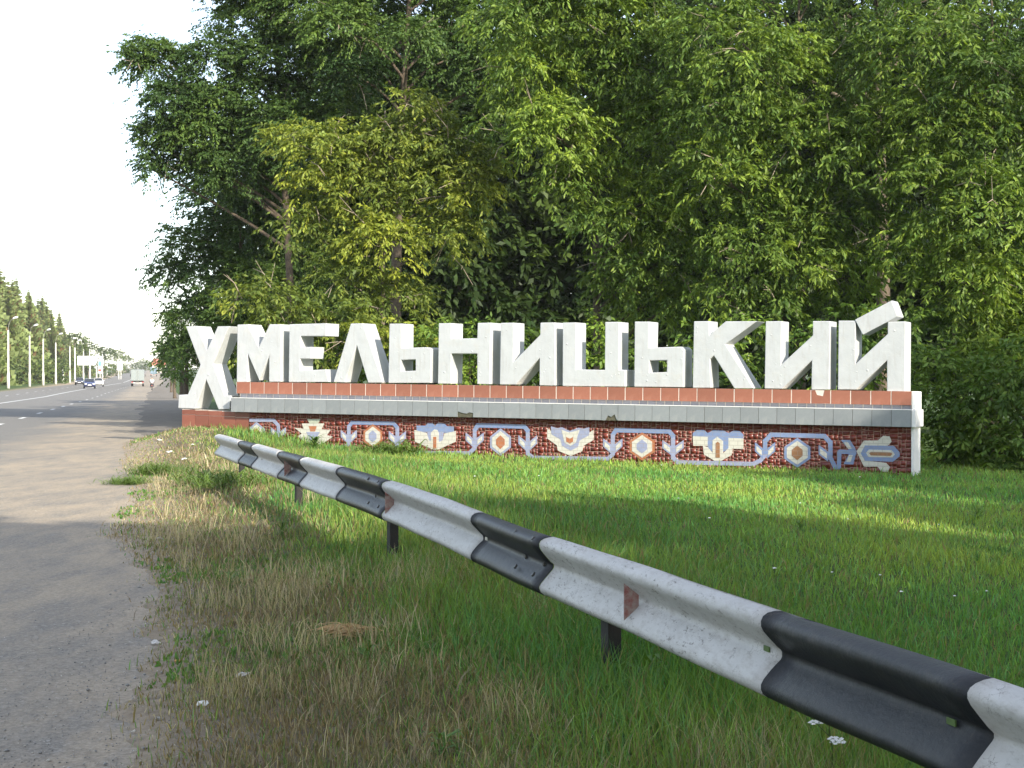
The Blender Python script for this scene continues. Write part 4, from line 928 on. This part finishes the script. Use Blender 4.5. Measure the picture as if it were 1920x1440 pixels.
# ------------------------------------------------------------------ traffic
M_tyre = surf('tyre', (.02, .02, .02), (.035, .035, .035), rough=.85); M_chrome = surf('chrome', (.6, .6, .6), (.7, .7, .7), rough=.2, metallic=.9, bmp=0)
M_lens = surf('headlight_lens', (.75, .78, .8), (.85, .87, .9), rough=.1, bmp=0); M_tail = surf('tail_light', (.4, .02, .02), (.5, .03, .03), rough=.2, bmp=0)
M_plate = surf('number_plate', (.75, .75, .72), (.8, .8, .78), rough=.5, bmp=0)
def paint(name, c):
    m = surf(name, c, tuple(min(1, q * 1.15) for q in c), rough=.25, bmp=0); m.node_tree.nodes['Principled BSDF'].inputs['Coat Weight'].default_value = .6; return m
def car(x, y, rz, label, pm):
    """front faces -y in its own frame"""
    e = empty('car', (x, y, gz(x, y) + .02 if False else float(prof(ts(np.array([x]), np.array([y]))[1])[0]) + .01), label, 'car', 'cars on the far side of the road', rz)
    st = [(-2.15, .30, .55, .70), (-2.08, .25, .68, .78), (-1.3, .22, .92, .85), (-.75, .22, .96, .86), (.9, .22, .98, .86), (1.75, .24, .98, .84), (2.1, .3, .85, .76)]
    V = []; Fc = []
    for (yy, zb, zt, hw) in st: V += [(-hw * .94, yy, zb), (-hw, yy, (zb + zt) / 2), (-hw * .92, yy, zt), (hw * .92, yy, zt), (hw, yy, (zb + zt) / 2), (hw * .94, yy, zb)]
    for i in range(len(st) - 1):
        for k in range(6): Fc.append((i * 6 + k, i * 6 + (k + 1) % 6, i * 6 + 6 + (k + 1) % 6, i * 6 + 6 + k))
    Fc += [tuple(range(6)), tuple(len(V) - 6 + k for k in range(6))]
    mb = MB(); mb.add(V, Fc); mb.build('body', pm, e, bevel=.04)
    mb = MB(); mb.add([(-.76, -.85, .955), (.76, -.85, .955), (.76, 1.7, .965), (-.76, 1.7, .965), (-.58, -.05, 1.44), (.58, -.05, 1.44), (.60, 1.0, 1.46), (-.60, 1.0, 1.46)], [(0, 1, 5, 4), (1, 2, 6, 5), (2, 3, 7, 6), (3, 0, 4, 7), (4, 5, 6, 7)]); mb.build('cabin', pm, e, bevel=.04)
    for nm, q in (('windscreen', [(-.66, -.80, 1.0), (.66, -.80, 1.0), (.53, -.12, 1.41), (-.53, -.12, 1.41)]), ('rear_window', [(.62, 1.66, 1.0), (-.62, 1.66, 1.0), (-.53, 1.08, 1.42), (.53, 1.08, 1.42)])):
        mb = MB(); n_ = Vector((0, -.5 if nm == 'windscreen' else .5, .8)).normalized() * .012
        mb.add([Vector(v) + n_ for v in q] + [Vector(v) - n_ * .4 for v in q], [(0, 1, 2, 3), (7, 6, 5, 4), (0, 4, 5, 1), (1, 5, 6, 2), (2, 6, 7, 3), (3, 7, 4, 0)]); mb.build(nm, M_glass, e)
    for sg in (-1, 1):
        mb = MB(); mb.add([(sg * .775, -.55, 1.0), (sg * .775, 1.35, 1.0), (sg * .625, .95, 1.40), (sg * .61, 0, 1.40)], [(0, 1, 2, 3)]); mb.add([(sg * .74, -.55, 1.0), (sg * .74, 1.35, 1.0), (sg * .59, .95, 1.40), (sg * .58, 0, 1.40)], [(3, 2, 1, 0)]); mb.build('side_window', M_glass, e)
        mb = MB(); mb.box((sg * .56, -2.115, .66), (.30, .09, .14)); mb.build('headlight', M_lens, e, bevel=.02)
        mb = MB(); mb.box((sg * .90, -.45, 1.0), (.16, .1, .12)); mb.build('mirror', pm, e, bevel=.02)
        for yy in (-1.35, 1.3):
            mb = MB(); mb.tube([(sg * .66, yy, .31), (sg * .86, yy, .31)], .31, 14); w = mb.build('wheel', M_tyre, e)
            mb = MB(); mb.tube([(sg * .84, yy, .31), (sg * .872, yy, .31)], .19, 10); mb.build('rim', M_chrome, w)
    mb = MB(); mb.box((0, -2.16, .50), (.52, .03, .12)); mb.build('number_plate', M_plate, e)
    mb = MB(); mb.box((0, -2.13, .64), (.6, .06, .10)); mb.build('grille', M_post, e); mb = MB(); mb.box((0, -2.14, .38), (1.3, .05, .12)); mb.build('bumper_intake', M_post, e)
    return e
rzr = math.atan2(.2270, .9739)
car(wx(167.8, 228), 228, rzr + .05, 'dark blue car coming towards us, nearest of the oncoming cars', paint('dark_blue_paint', (.012, .022, .10)))
car(wx(149.5, 300), 300, rzr, 'dark car behind on the left edge of the far lanes', paint('navy_black_paint', (.012, .016, .035)))
car(wx(184.5, 262), 262, rzr + .05, 'white car half hidden behind the dark blue car', paint('white_car_paint', (.6, .6, .58)))
def truck(x, y, rz, label, bw, bh, bl_, box_m, cab_m):
    """rear faces -y in its own frame"""
    s_ = float(prof(ts(np.array([x]), np.array([y]))[1])[0]) + .01
    e = empty('truck', (x, y, s_), label, 'truck', 'trucks driving away in the near lanes', rz); z0 = .95
    mb = MB(); mb.box((0, bl_ / 2, z0 + bh / 2), (bw, bl_, bh)); mb.build('cargo_box', box_m, e, bevel=.03)
    for sg in (-1, 1):
        mb = MB(); mb.box((sg * bw * .245, -.02, z0 + bh / 2), (bw * .47, .05, bh * .94)); d = mb.build('rear_door', box_m, e, bevel=.01)
        mb = MB(); mb.tube([(sg * .12, -.06, z0 + .1), (sg * .12, -.06, z0 + bh - .1)], .018, 6); mb.build('locking_bar', M_chrome, d)
        mb = MB(); mb.box((sg * bw * .38, -.0, .72), (.34, .08, .14)); mb.build('tail_light', M_tail, e)
        for yy in (.9, bl_ + .9):
            mb = MB(); mb.tube([(sg * (bw / 2 - .35), yy, .42), (sg * (bw / 2 - .04), yy, .42)], .42, 16); w = mb.build('wheel', M_tyre, e)
            mb = MB(); mb.tube([(sg * (bw / 2 - .05), yy, .42), (sg * (bw / 2 - .02), yy, .42)], .22, 12); mb.build('rim', M_chrome, w)
    mb = MB(); mb.box((0, .1, .62), (bw * .92, .12, .14)); mb.build('underrun_bar', M_plate, e); mb = MB(); mb.box((0, .02, .80), (.52, .03, .12)); mb.build('number_plate', M_plate, e)
    mb = MB(); mb.box((0, bl_ / 2 + .8, .75), (.9, bl_ + 1.6, .2)); mb.build('chassis', M_post, e)
    mb = MB(); c0 = bl_ + .12; mb.add([(-bw * .46, c0, .6), (bw * .46, c0, .6), (bw * .46, c0 + 1.9, .6), (-bw * .46, c0 + 1.9, .6), (-bw * .43, c0, 2.5), (bw * .43, c0, 2.5), (bw * .43, c0 + 1.2, 2.5), (-bw * .43, c0 + 1.2, 2.5), (-bw * .46, c0 + 1.85, 1.55), (bw * .46, c0 + 1.85, 1.55)], [(0, 1, 2, 3), (0, 4, 5, 1), (4, 7, 6, 5), (7, 8, 9, 6), (8, 3, 2, 9), (0, 3, 8, 7, 4), (1, 5, 6, 9, 2)]); mb.build('cab', cab_m, e, bevel=.03)
    mb = MB(); mb.add([(-bw * .4, c0 + 1.32, 2.4), (bw * .4, c0 + 1.32, 2.4), (bw * .42, c0 + 1.84, 1.65), (-bw * .42, c0 + 1.84, 1.65)], [(0, 1, 2, 3)]); mb.build('windscreen', M_glass, e)
    for sg in (-1, 1):
        mb = MB(); mb.box((sg * (bw / 2 + .14), c0 + 1.3, 1.9), (.1, .12, .4)); mb.build('mirror', M_post, e)
    return e
truck(wx(257.8, 268), 268, rzr - .0, 'pale box truck driving away, seen from behind', 2.25, 1.95, 4.6, paint('pale_box', (.20, .235, .24)), paint('cab_blue', (.10, .16, .24)))
truck(wx(288, 600), 600, rzr - .02, 'far blue grey truck driving away near the top of the rise', 2.45, 2.5, 6, paint('blue_grey_box', (.12, .19, .25)), paint('cab_grey', (.2, .22, .24)))
# rider on a moped: one skinned body
mx, my = wx(285, 205), 205.; mz = float(prof(ts(np.array([mx]), np.array([my]))[1])[0]) + .01
mo = empty('moped', (mx, my, mz), 'dark moped being ridden away along the right shoulder', 'moped', rz=rzr)
mb = MB()
mb.tube([(0, -.15, .55), (0, .1, .42), (0, .5, .40), (0, .72, .72), (0, .66, 1.02)], [.07, .09, .07, .05, .03], 8); mb.build('frame', M_post, mo, smooth=True)
for yy in (-.35, .85):
    mb = MB(); mb.tube([(-.05, yy, .28), (.05, yy, .28)], .28, 14); mb.build('wheel', M_tyre, mo)
mb = MB(); mb.box((0, -.15, .72), (.26, .62, .10)); mb.build('seat', M_post, mo, bevel=.03); mb = MB(); mb.tube([(-.33, .6, 1.03), (0, .66, 1.0), (.33, .6, 1.03)], .02, 6); mb.build('handlebar', M_chrome, mo)
mb = MB(); mb.box((0, -.62, .62), (.12, .05, .08)); mb.build('tail_light', M_tail, mo)
def skin(name, J, E, mat, parent, levels=1):
    me = bpy.data.meshes.new(name); me.from_pydata([j[:3] for j in J], E, []); o = link(name, me, mat, parent)
    md = o.modifiers.new('Skin', 'SKIN'); me.skin_vertices.new() if not me.skin_vertices else None
    for i, j in enumerate(J): me.skin_vertices[0].data[i].radius = (j[3], j[3])
    me.skin_vertices[0].data[0].use_root = True
    o.modifiers.new('Subsurf', 'SUBSURF').levels = levels; o.modifiers[-1].render_levels = levels; return o
M_skin = surf('skin', (.45, .27, .19), (.5, .31, .22), rough=.6, bmp=0); M_shirt = surf('pale_blue_shirt', (.50, .62, .72), (.58, .70, .78), rough=.9, bmp=0); M_trou = surf('dark_trousers', (.03, .035, .05), (.05, .055, .07), rough=.9, bmp=0); M_hair = surf('dark_hair', (.03, .02, .015), (.05, .035, .025), rough=.8, bmp=0)
pe = empty('person', (mx, my, mz), 'rider in a pale blue shirt and dark trousers sitting on the moped', 'person', rz=rzr)
J = [(0, -.12, .86, .13), (0, -.10, 1.08, .135), (0, -.04, 1.30, .15), (0, .0, 1.40, .06), (0, .04, 1.52, .09), (0, .05, 1.63, .085),
     (-.19, -.02, 1.32, .06), (-.28, .22, 1.14, .045), (-.31, .50, 1.06, .035), (.19, -.02, 1.32, .06), (.28, .22, 1.14, .045), (.31, .50, 1.06, .035),
     (-.14, .02, .82, .09), (-.17, .36, .74, .07), (-.16, .26, .36, .05), (-.16, .38, .31, .04), (.14, .02, .82, .09), (.17, .36, .74, .07), (.16, .26, .36, .05), (.16, .38, .31, .04)]
E = [(0, 1), (1, 2), (2, 3), (3, 4), (4, 5), (2, 6), (6, 7), (7, 8), (2, 9), (9, 10), (10, 11), (0, 12), (12, 13), (13, 14), (14, 15), (0, 16), (16, 17), (17, 18), (18, 19)]
skin('body', J, E, M_skin, pe)
skin('shirt', [(0, -.12, .90, .15), (0, -.10, 1.08, .155), (0, -.04, 1.30, .17), (-.19, -.02, 1.32, .075), (-.28, .21, 1.15, .06), (.19, -.02, 1.32, .075), (.28, .21, 1.15, .06)], [(0, 1), (1, 2), (2, 3), (3, 4), (2, 5), (5, 6)], M_shirt, pe)
skin('trousers', [(0, -.12, .84, .15), (-.14, .02, .82, .105), (-.17, .36, .74, .085), (-.16, .27, .38, .062), (.14, .02, .82, .105), (.17, .36, .74, .085), (.16, .27, .38, .062)], [(0, 1), (1, 2), (2, 3), (0, 4), (4, 5), (5, 6)], M_trou, pe)
skin('hair', [(0, .02, 1.60, .10), (0, .03, 1.68, .085)], [(0, 1)], M_hair, pe)

# ------------------------------------------------------------------ grass, weeds, litter
def blades(n, Yr, power, wfac, hfun, colfun, keep, name, seed, xlim=.46):
    r = np.random.default_rng(seed); u = r.random(n); a = 2 - power
    Y = (Yr[0] ** a + u * (Yr[1] ** a - Yr[0] ** a)) ** (1 / a); X = Y * r.uniform(-xlim, xlim, n)
    t, s = ts(X, Y); k = keep(X, Y, t, s, r); X, Y, t, s = X[k], Y[k], t[k], s[k]; n = len(X); Z = G(X, Y) - .004
    h = hfun(X, Y, t, s, r); w = wfac * (np.maximum(Y, 5) / 6) ** .75 * r.uniform(.6, 1.4, n)
    az = r.uniform(0, 2 * PI, n); la = r.uniform(0, 2 * PI, n); lean = h * np.abs(r.normal(0, .45, n)) + h * .12
    sx, sy = np.cos(az) * w, np.sin(az) * w; lx, ly = np.cos(la) * lean, np.sin(la) * lean
    b0 = np.stack([X - sx, Y - sy, Z], 1); b1 = np.stack([X + sx, Y + sy, Z], 1)
    m0 = np.stack([X - sx * .75 + lx * .38, Y - sy * .75 + ly * .38, Z + h * .58], 1); m1 = np.stack([X + sx * .75 + lx * .38, Y + sy * .75 + ly * .38, Z + h * .58], 1)
    tp = np.stack([X + lx, Y + ly, Z + h * np.clip(1 - .25 * (lean / np.maximum(h, .01)) ** 2, .45, 1)], 1)
    V = np.stack([b0, b1, m1, m0, tp], 1).reshape(-1, 3); i = np.arange(n)[:, None] * 5
    Fc = np.concatenate([i + np.array([[0, 1, 2]]), i + np.array([[0, 2, 3]]), i + np.array([[3, 2, 4]])], 0)
    T = np.repeat(colfun(X, Y, t, s, r), 5, axis=0)
    return tag(link(name, arrays_mesh(name, V, Fc, np.clip(T, .004, .8)), M_grass), kind='stuff')
def behind_sign(X, Y):
    return ((np.stack([X, Y], -1) - PL) @ B > -.02) & ((np.stack([X, Y], -1) - PL) @ B < TH + .1) & (((np.stack([X, Y], -1) - PL) @ D) > -2.4) & (((np.stack([X, Y], -1) - PL) @ D) < 14.9)
def dryness(X, Y, t, s):
    n1 = lnoise(X * 1.3, Y * 1.3, 21)
    d = 1 - sstep(t + .5 * n1, .65, 2.0)
    d = np.maximum(d, .55 * sstep(lnoise(X * .9, Y * .9, 5), .25, .9) * (1 - sstep(t, 2.4, 4.5)))
    return d
def keep_g(X, Y, t, s, r):
    d = dryness(X, Y, t, s); e = edge(s)
    return (t > e - .12 + .55 * np.abs(r.normal(0, 1, len(t)))) & (r.random(len(t)) > d * .62) & ~behind_sign(X, Y)
def h_g(X, Y, t, s, r):
    strip = np.exp(-((t - 2.6) / 1.3) ** 2) * (1 - .35 * sstep(Y, 10, 20)); tuft = np.clip(lnoise(X * 2.2, Y * 2.2, 31), 0, 1)
    tall = ((np.stack([X, Y], -1) - PL) @ B); nearwall = np.exp(-((tall + .3) / .35) ** 2)
    return r.uniform(.04, .095, len(X)) * (1 + 1.7 * strip + .7 * tuft + .9 * nearwall * (r.random(len(X)) < .5)) * (.5 + .5 * sstep(t, .5, 2.2))
def c_g(X, Y, t, s, r):
    n = len(X); n1 = lnoise(X * .8, Y * .8, 41); n2 = lnoise(X * .25, Y * .25, 42); v = np.exp(r.normal(0, .22, n) + .12 * n1)
    c = np.where(r.random(n)[:, None] < .3, np.array((.112, .245, .072))[None], np.array((.150, .250, .048))[None]) * v[:, None] * np.stack([1 + .28 * n1 + .2 * n2, 1 + .04 * n1, np.ones(n)], 1)
    lawn = sstep(t, 3.5, 6)[:, None]; c = c * (1 + .28 * lawn * np.array((1.15, 1, .6)))
    p = r.random(n) < (.10 + .45 * dryness(X, Y, t, s)); c[p] = np.array((.24, .19, .085)) * v[p][:, None]
    return c
blades(310000, (3.4, 40), 1.5, .0025, h_g, c_g, keep_g, 'grass', 5)
def keep_d(X, Y, t, s, r):
    d = dryness(X, Y, t, s); e = edge(s); return (t > e - .15 + .5 * np.abs(r.normal(0, 1, len(t)))) & (r.random(len(t)) < d * (.62 + .38 * sstep(lnoise(X * 3, Y * 3, 61), -.5, .5))) & ~behind_sign(X, Y) & (t < 6)
def h_d(X, Y, t, s, r): return r.uniform(.015, .075, len(X)) * (1 + 1.6 * (r.random(len(X)) < .12)) * (.5 + .5 * sstep(t, .0, .8))
def c_d(X, Y, t, s, r):
    n = len(X); v = np.exp(r.normal(0, .28, n)); q = r.random(n)[:, None]; n1 = sstep(lnoise(X * 2, Y * 2, 71), -.4, .6)[:, None]
    c = np.where(q < .45, np.array((.36, .30, .195))[None], np.where(q < .78, np.array((.23, .165, .10))[None], np.array((.13, .19, .06))[None]))
    return c * v[:, None] * (.8 + .4 * n1)
blades(430000, (3.4, 40), 1.6, .0023, h_d, c_d, keep_d, 'dry_grass', 6, .40)
# low knotweed and dead leaves that cover the trodden verge
def keep_k(X, Y, t, s, r): return (t > edge(s) + .05 + .35 * np.abs(r.normal(0, 1, len(t)))) & (t < 3.0) & (r.random(len(t)) < dryness(X, Y, t, s) + .15)
def c_k(X, Y, t, s, r):
    n = len(X); n1 = sstep(lnoise(X * 2.4, Y * 2.4, 77), -.5, .5)[:, None]; a = np.array((.14, .19, .065)) * n1 + np.array((.25, .185, .11)) * (1 - n1); return a * np.exp(r.normal(0, .3, n))[:, None]
blades(95000, (3.4, 14), 1.5, .0030, lambda X, Y, t, s, r: r.uniform(.018, .05, len(X)), c_k, keep_k, 'low_weeds', 12, .40)
# seed-topped dry stalks
def keep_s(X, Y, t, s, r): return (t > edge(s) + .25) & (t < 2.4) & (lnoise(X * 1.9, Y * 1.9, 81) + .5 * lnoise(X * 5, Y * 5, 82) > .38) & ~behind_sign(X, Y)
blades(60000, (3.6, 26), 1.5, .0013, lambda X, Y, t, s, r: r.uniform(.09, .26, len(X)), lambda X, Y, t, s, r: np.array((.40, .335, .215))[None] * np.exp(r.normal(0, .2, len(X)))[:, None], keep_s, 'dry_stalks', 8, .34)
# low broad-leaved plants between the grass
def keep_c(X, Y, t, s, r): return (t > edge(s) + .05) & (lnoise(X * 1.1, Y * 1.1, 91) + .6 * lnoise(X * 3.1, Y * 3.1, 92) > .35 + .25 * (t > 4)) & ~behind_sign(X, Y)
blades(110000, (3.5, 36), 1.6, .0060, lambda X, Y, t, s, r: r.uniform(.03, .075, len(X)) * (.6 + .7 * sstep(t, .4, 2)), lambda X, Y, t, s, r: np.where(r.random(len(X))[:, None] < .5, np.array((.085, .20, .045))[None], np.array((.13, .215, .05))[None]) * np.exp(r.normal(0, .2, len(X)))[:, None], keep_c, 'clover', 9, .42)
# broad weeds: rosettes and leafy clumps as countable plants
def weed(x, y, label, h=.22, nl=26, col=(.07, .14, .025), lw=.028, spread=.01, name='weed', group='leafy weeds in the verge'):
    e = empty(name, (x, y, gz(x, y)), label, 'weed', group); r = np.random.default_rng(int(abs(x * 1000 + y * 77)) + 1); V = []; Fc = []; T = []
    for i in range(nl):
        a = r.uniform(0, 6.3); d = np.array((math.cos(a), math.sin(a), 0)); s_ = np.array((-d[1], d[0], 0)); L = h * r.uniform(.5, 1.1); up = r.uniform(.3, 1.2); z0 = r.uniform(0, h * .7); w = lw * r.uniform(.6, 1.3) * (h / .22)
        c0 = np.array((0, 0, z0 if spread < .02 else 0)) + np.array((*r.normal(0, spread, 2), 0)); m1 = c0 + d * L * .35 + (0, 0, L * up * .4); m2 = c0 + d * L * .75 + (0, 0, L * up * .55); tp = c0 + d * L + (0, 0, L * up * .42)
        b = len(V); V += [c0, m1 - s_ * w, m1 + s_ * w, m2 - s_ * w * .8, m2 + s_ * w * .8, tp]; Fc += [(b, b + 2, b + 1), (b + 1, b + 2, b + 4), (b + 1, b + 4, b + 3), (b + 3, b + 4, b + 5)]
        v = math.exp(r.normal(0, .2)); T += [np.array(col) * v] * 6
    link('leaf', arrays_mesh('leaf', np.array(V), np.array(Fc), np.array(T)), M_grass, e)['kind'] = 'stuff'
    mb = MB(); mb.tube([(0, 0, -.02), (.01, 0, h * .5), (0, .01, h * .9)], [.004, .003, .002], 5); mb.build('stem', M_grass, e)
    a = e.children[-1].data.attributes.new('tint', 'FLOAT_COLOR', 'POINT'); a.data.foreach_set('color', list((*col, 1)) * len(e.children[-1].data.vertices)); return e
def ground_at(px, py):
    Y = 4.
    for _ in range(60):
        z = gz(wx(px, Y), Y); Y2 = (CAMZ - z) * F / (py - HZ); Y += (Y2 - Y) * .6
    return wx(px, Y), Y
WD = [(300, 890, .30, 'broad green clump at the road edge below the first letter', 150, .008), (240, 910, .20, 'low green clump spilling onto the shoulder', 150, .008), (385, 905, .30, 'leafy weed below the far end of the barrier', 80, .010), (430, 915, .36, 'thistle like weed by the far end of the barrier', 70, .009),
      (1215, 1290, .15, 'broad leaved weed in front of the second barrier post', 14, .020), (690, 1240, .10, 'dark leaved rosette beside the straw heap', 18, .014), (830, 1420, .10, 'leafy weed at the bottom edge of the verge', 24, .014), (530, 1010, .20, 'leafy weed on the verge left of the barrier', 40, .007),
      (590, 846, .30, 'weed in front of the tiered mosaic flower', 50, .014), (728, 850, .42, 'tall weed against the mosaic right of the first orange hexagon', 70, .016), (1395, 872, .40, 'leafy weed in front of the bell flower mosaic', 40, .010), (1440, 872, .35, 'leafy weed at the foot of the bell flower mosaic', 40, .009), (985, 855, .28, 'leafy weed under the mosaic hexagon with the orange heart', 40, .010), (1010, 855, .28, 'leafy weed left of the chevron flower mosaic', 40, .010),
      (1290, 1260, .10, 'rosette by the barrier under the white stretch', 16, .014), (430, 1110, .14, 'green rosette on the dry verge', 40, .006), (1500, 1000, .14, 'leafy weed in the lawn beyond the barrier', 40, .008), (1830, 980, .18, 'leafy weed at the right of the lawn', 50, .008)]
for px, py, h, lab, nl, lw in WD:
    x, y = ground_at(px, py); tuft = nl > 60; weed(x, y, lab, h, nl * (5 if tuft else 1), (.13, .20, .045) if tuft else (.09, .17, .03), lw * (.55 if tuft else 1), h * .75 if tuft else .01)
# white flowers
def flower(x, y, h, label, heads=1, rad=.02, name='yarrow', group=None):
    e = empty(name, (x, y, gz(x, y)), label, 'flower', group)
    st = MB(); st.tube([(0, 0, -.02), (.01, .0, h * .6), (0, .01, h)], [.003, .0025, .002], 5)
    hs = []
    for k in range(heads):
        a = k * 2.4; p = Vector((math.cos(a) * rad * 2.6 * (k > 0), math.sin(a) * rad * 2.6 * (k > 0), h + .04 - .035 * k)); st.tube([(0, .01, h * .85), tuple(p)], [.002, .0015], 4); hs.append(p)
    o = st.build('stem', M_grass, e); a = o.data.attributes.new('tint', 'FLOAT_COLOR', 'POINT'); a.data.foreach_set('color', [.09, .13, .04, 1] * len(o.data.vertices))
    for p in hs:
        mb = MB()
        for q in range(9):
            b = q * 2.4; rr = rad * math.sqrt(q / 9) * 1.3; c = p + Vector((math.cos(b) * rr, math.sin(b) * rr, .004 - rr * .2)); w = rad * .42
            mb.add([c + Vector((math.cos(z) * w, math.sin(z) * w, 0)) for z in np.arange(6) * PI / 3] + [c + Vector((0, 0, .006))], [(k2, (k2 + 1) % 6, 6) for k2 in range(6)])
        mb.build('flower_head', M_petal, e)
    return e
x, y = ground_at(1556, 1490); flower(x, y, .235, 'white yarrow with flat heads below the long black stretch of the barrier', 4, .022)
GFw = 'small white flowers in the lawn'
fl = [(1452, 1110), (1650, 1118), (1612, 918), (1500, 968), (1272, 970), (1560, 1130), (1790, 1160), (1690, 1170), (1850, 1165), (1720, 1240), (1100, 1100), (950, 915), (890, 925), (935, 940), (1010, 915), (1150, 935), (1330, 1010), (1420, 1030), (1760, 1010), (1880, 1080), (1590, 1010), (1180, 1010), (700, 880), (760, 892), (1240, 890), (1380, 900)]
fl = fl[::2] + fl[1:8:2]; fl.sort()
for i, (px, py) in enumerate(fl):
    x, y = ground_at(px, py); flower(x, y, random.uniform(.10, .17), 'small white flower in the lawn beyond the barrier, %s from the left' % (['first','second','third'] + ordn)[i], 1, random.uniform(.006, .011), 'white_flower', GFw)
# litter
M_paper = surf('crumpled_paper', (.48, .45, .42), (.62, .60, .57), scale=20, rough=.9, bmp=.3); M_orlit = surf('orange_litter', (.45, .22, .05), (.55, .3, .08), rough=.6)
def scrap(px, py, size, label, mat, name='paper_scrap', flat=.45):
    x, y = ground_at(px, py); bm = bmesh.new(); bmesh.ops.create_icosphere(bm, subdivisions=2, radius=size); r = random.Random(px)
    for v in bm.verts: v.co *= r.uniform(.6, 1.25); v.co.z *= flat
    me = bpy.data.meshes.new(name); bm.to_mesh(me); bm.free(); o = link(name, me, mat); o.location = (x, y, gz(x, y) + size * flat * .7); o.rotation_euler = (r.uniform(-.3, .3), r.uniform(-.3, .3), r.uniform(0, 6)); return tag(o, label, 'litter')
scrap(292, 1208, .030, 'crumpled grey paper scrap at the edge of the asphalt', M_paper); scrap(455, 1270, .034, 'crumpled beige paper scrap lying in the dry grass', M_paper); scrap(378, 1322, .030, 'crumpled white paper scrap in the dry grass near the bottom', M_petal, flat=.3)
scrap(334, 1242, .020, 'small orange scrap on the verge edge', M_orlit, 'orange_scrap'); scrap(298, 1350, .018, 'pale pebble at the edge of the asphalt', M_conc, 'pebble'); scrap(300, 1012, .03, 'pale stone at the edge of the shoulder', M_conc, 'pebble')
scrap(174, 985, .075, 'pale broken slab lying on the dusty shoulder', M_conc, 'stone_slab', .12); scrap(1570, 1440, .03, 'pale stone in the grass under the barrier', M_conc, 'pebble')
for i, (px, py) in enumerate([(300, 826), (345, 862), (318, 848), (362, 835)]): scrap(px, py, .06, ['white litter by the block under the first letter', 'white litter in the yellow grass', 'white paper in the yellow grass left of the barrier end', 'white wrapper on the mound by the plinth'][i], M_petal, flat=.3)
M_straw = surf('straw', (.34, .21, .09), (.46, .31, .15), scale=20, rough=.9, bmp=0)
x, y = ground_at(645, 1200); mb = MB(); r = random.Random(5)
for i in range(110):
    a = r.gauss(.25, .45); L = r.uniform(.06, .18); cx, cy = r.gauss(0, .045), r.gauss(0, .05); z = r.uniform(.03, .075); d = Vector((math.cos(a), math.sin(a), r.uniform(-.06, .06))) * L / 2
    mb.tube([Vector((cx, cy, z)) - d, Vector((cx, cy, z + .015)), Vector((cx, cy, z)) + d], .0022, 3, cap=False)
o = mb.build('straw_heap', M_straw); o.location = (x, y, gz(x, y)); tag(o, 'small heap of brown straw lying in the verge grass', 'straw')
# loose stones and bits on the shoulder
V = []; Fc = []; T = []; r = np.random.default_rng(17); n = 9000
Y = 4 + 26 * r.random(n) ** 1.7; X = Y * r.uniform(-.36, -.18, n); t, s = ts(X, Y); k = (t > -3.2) & (t < edge(s) + .5) & (r.random(n) < .35 + .65 * sstep(t, -1.2, .0)); X, Y, t, s = X[k], Y[k], t[k], s[k]
Z = np.maximum(prof(s) - .004, G(X, Y)); sz = r.uniform(.0016, .0048, len(X)) * (1 + .03 * Y) * (1 + (r.random(len(X)) < .05) * 1.2)
octa = np.array([(1, 0, 0), (0, 1, 0), (-1, 0, 0), (0, -1, 0), (0, 0, .7), (0, 0, -.5)]); of = np.array([(0, 1, 4), (1, 2, 4), (2, 3, 4), (3, 0, 4), (1, 0, 5), (2, 1, 5), (3, 2, 5), (0, 3, 5)])
V = (octa[None] * sz[:, None, None] * r.uniform(.6, 1.4, (len(X), 6, 1)) + np.stack([X, Y, Z], 1)[:, None, :]).reshape(-1, 3); Fc = (of[None] + (np.arange(len(X)) * 6)[:, None, None]).reshape(-1, 3)
tc = np.where(r.random(len(X))[:, None] < .75, np.array((.17, .165, .155))[None], np.array((.36, .33, .28))[None]) * np.exp(r.normal(0, .3, len(X)))[:, None]
tag(link('gravel', arrays_mesh('gravel', V, Fc, np.repeat(tc, 6, axis=0)), M_tint), kind='stuff')
# ------------------------------------------------------------------ thin summer haze round the whole place
mb = MB(); mb.box((-300, 1325, 14.2), (3800, 4050, 32)); hzo = mb.build('haze', None); hzo.data.materials.clear()
hm = bpy.data.materials.new('haze'); hm.use_nodes = True; hn = hm.node_tree; hn.nodes.clear()
pv = hn.nodes.new('ShaderNodeVolumePrincipled'); pv.inputs['Color'].default_value = (.95, .96, 1, 1); pv.inputs['Density'].default_value = .00016
ho = hn.nodes.new('ShaderNodeOutputMaterial'); hn.links.new(pv.outputs[0], ho.inputs['Volume']); hzo.data.materials.append(hm); tag(hzo, kind='stuff')
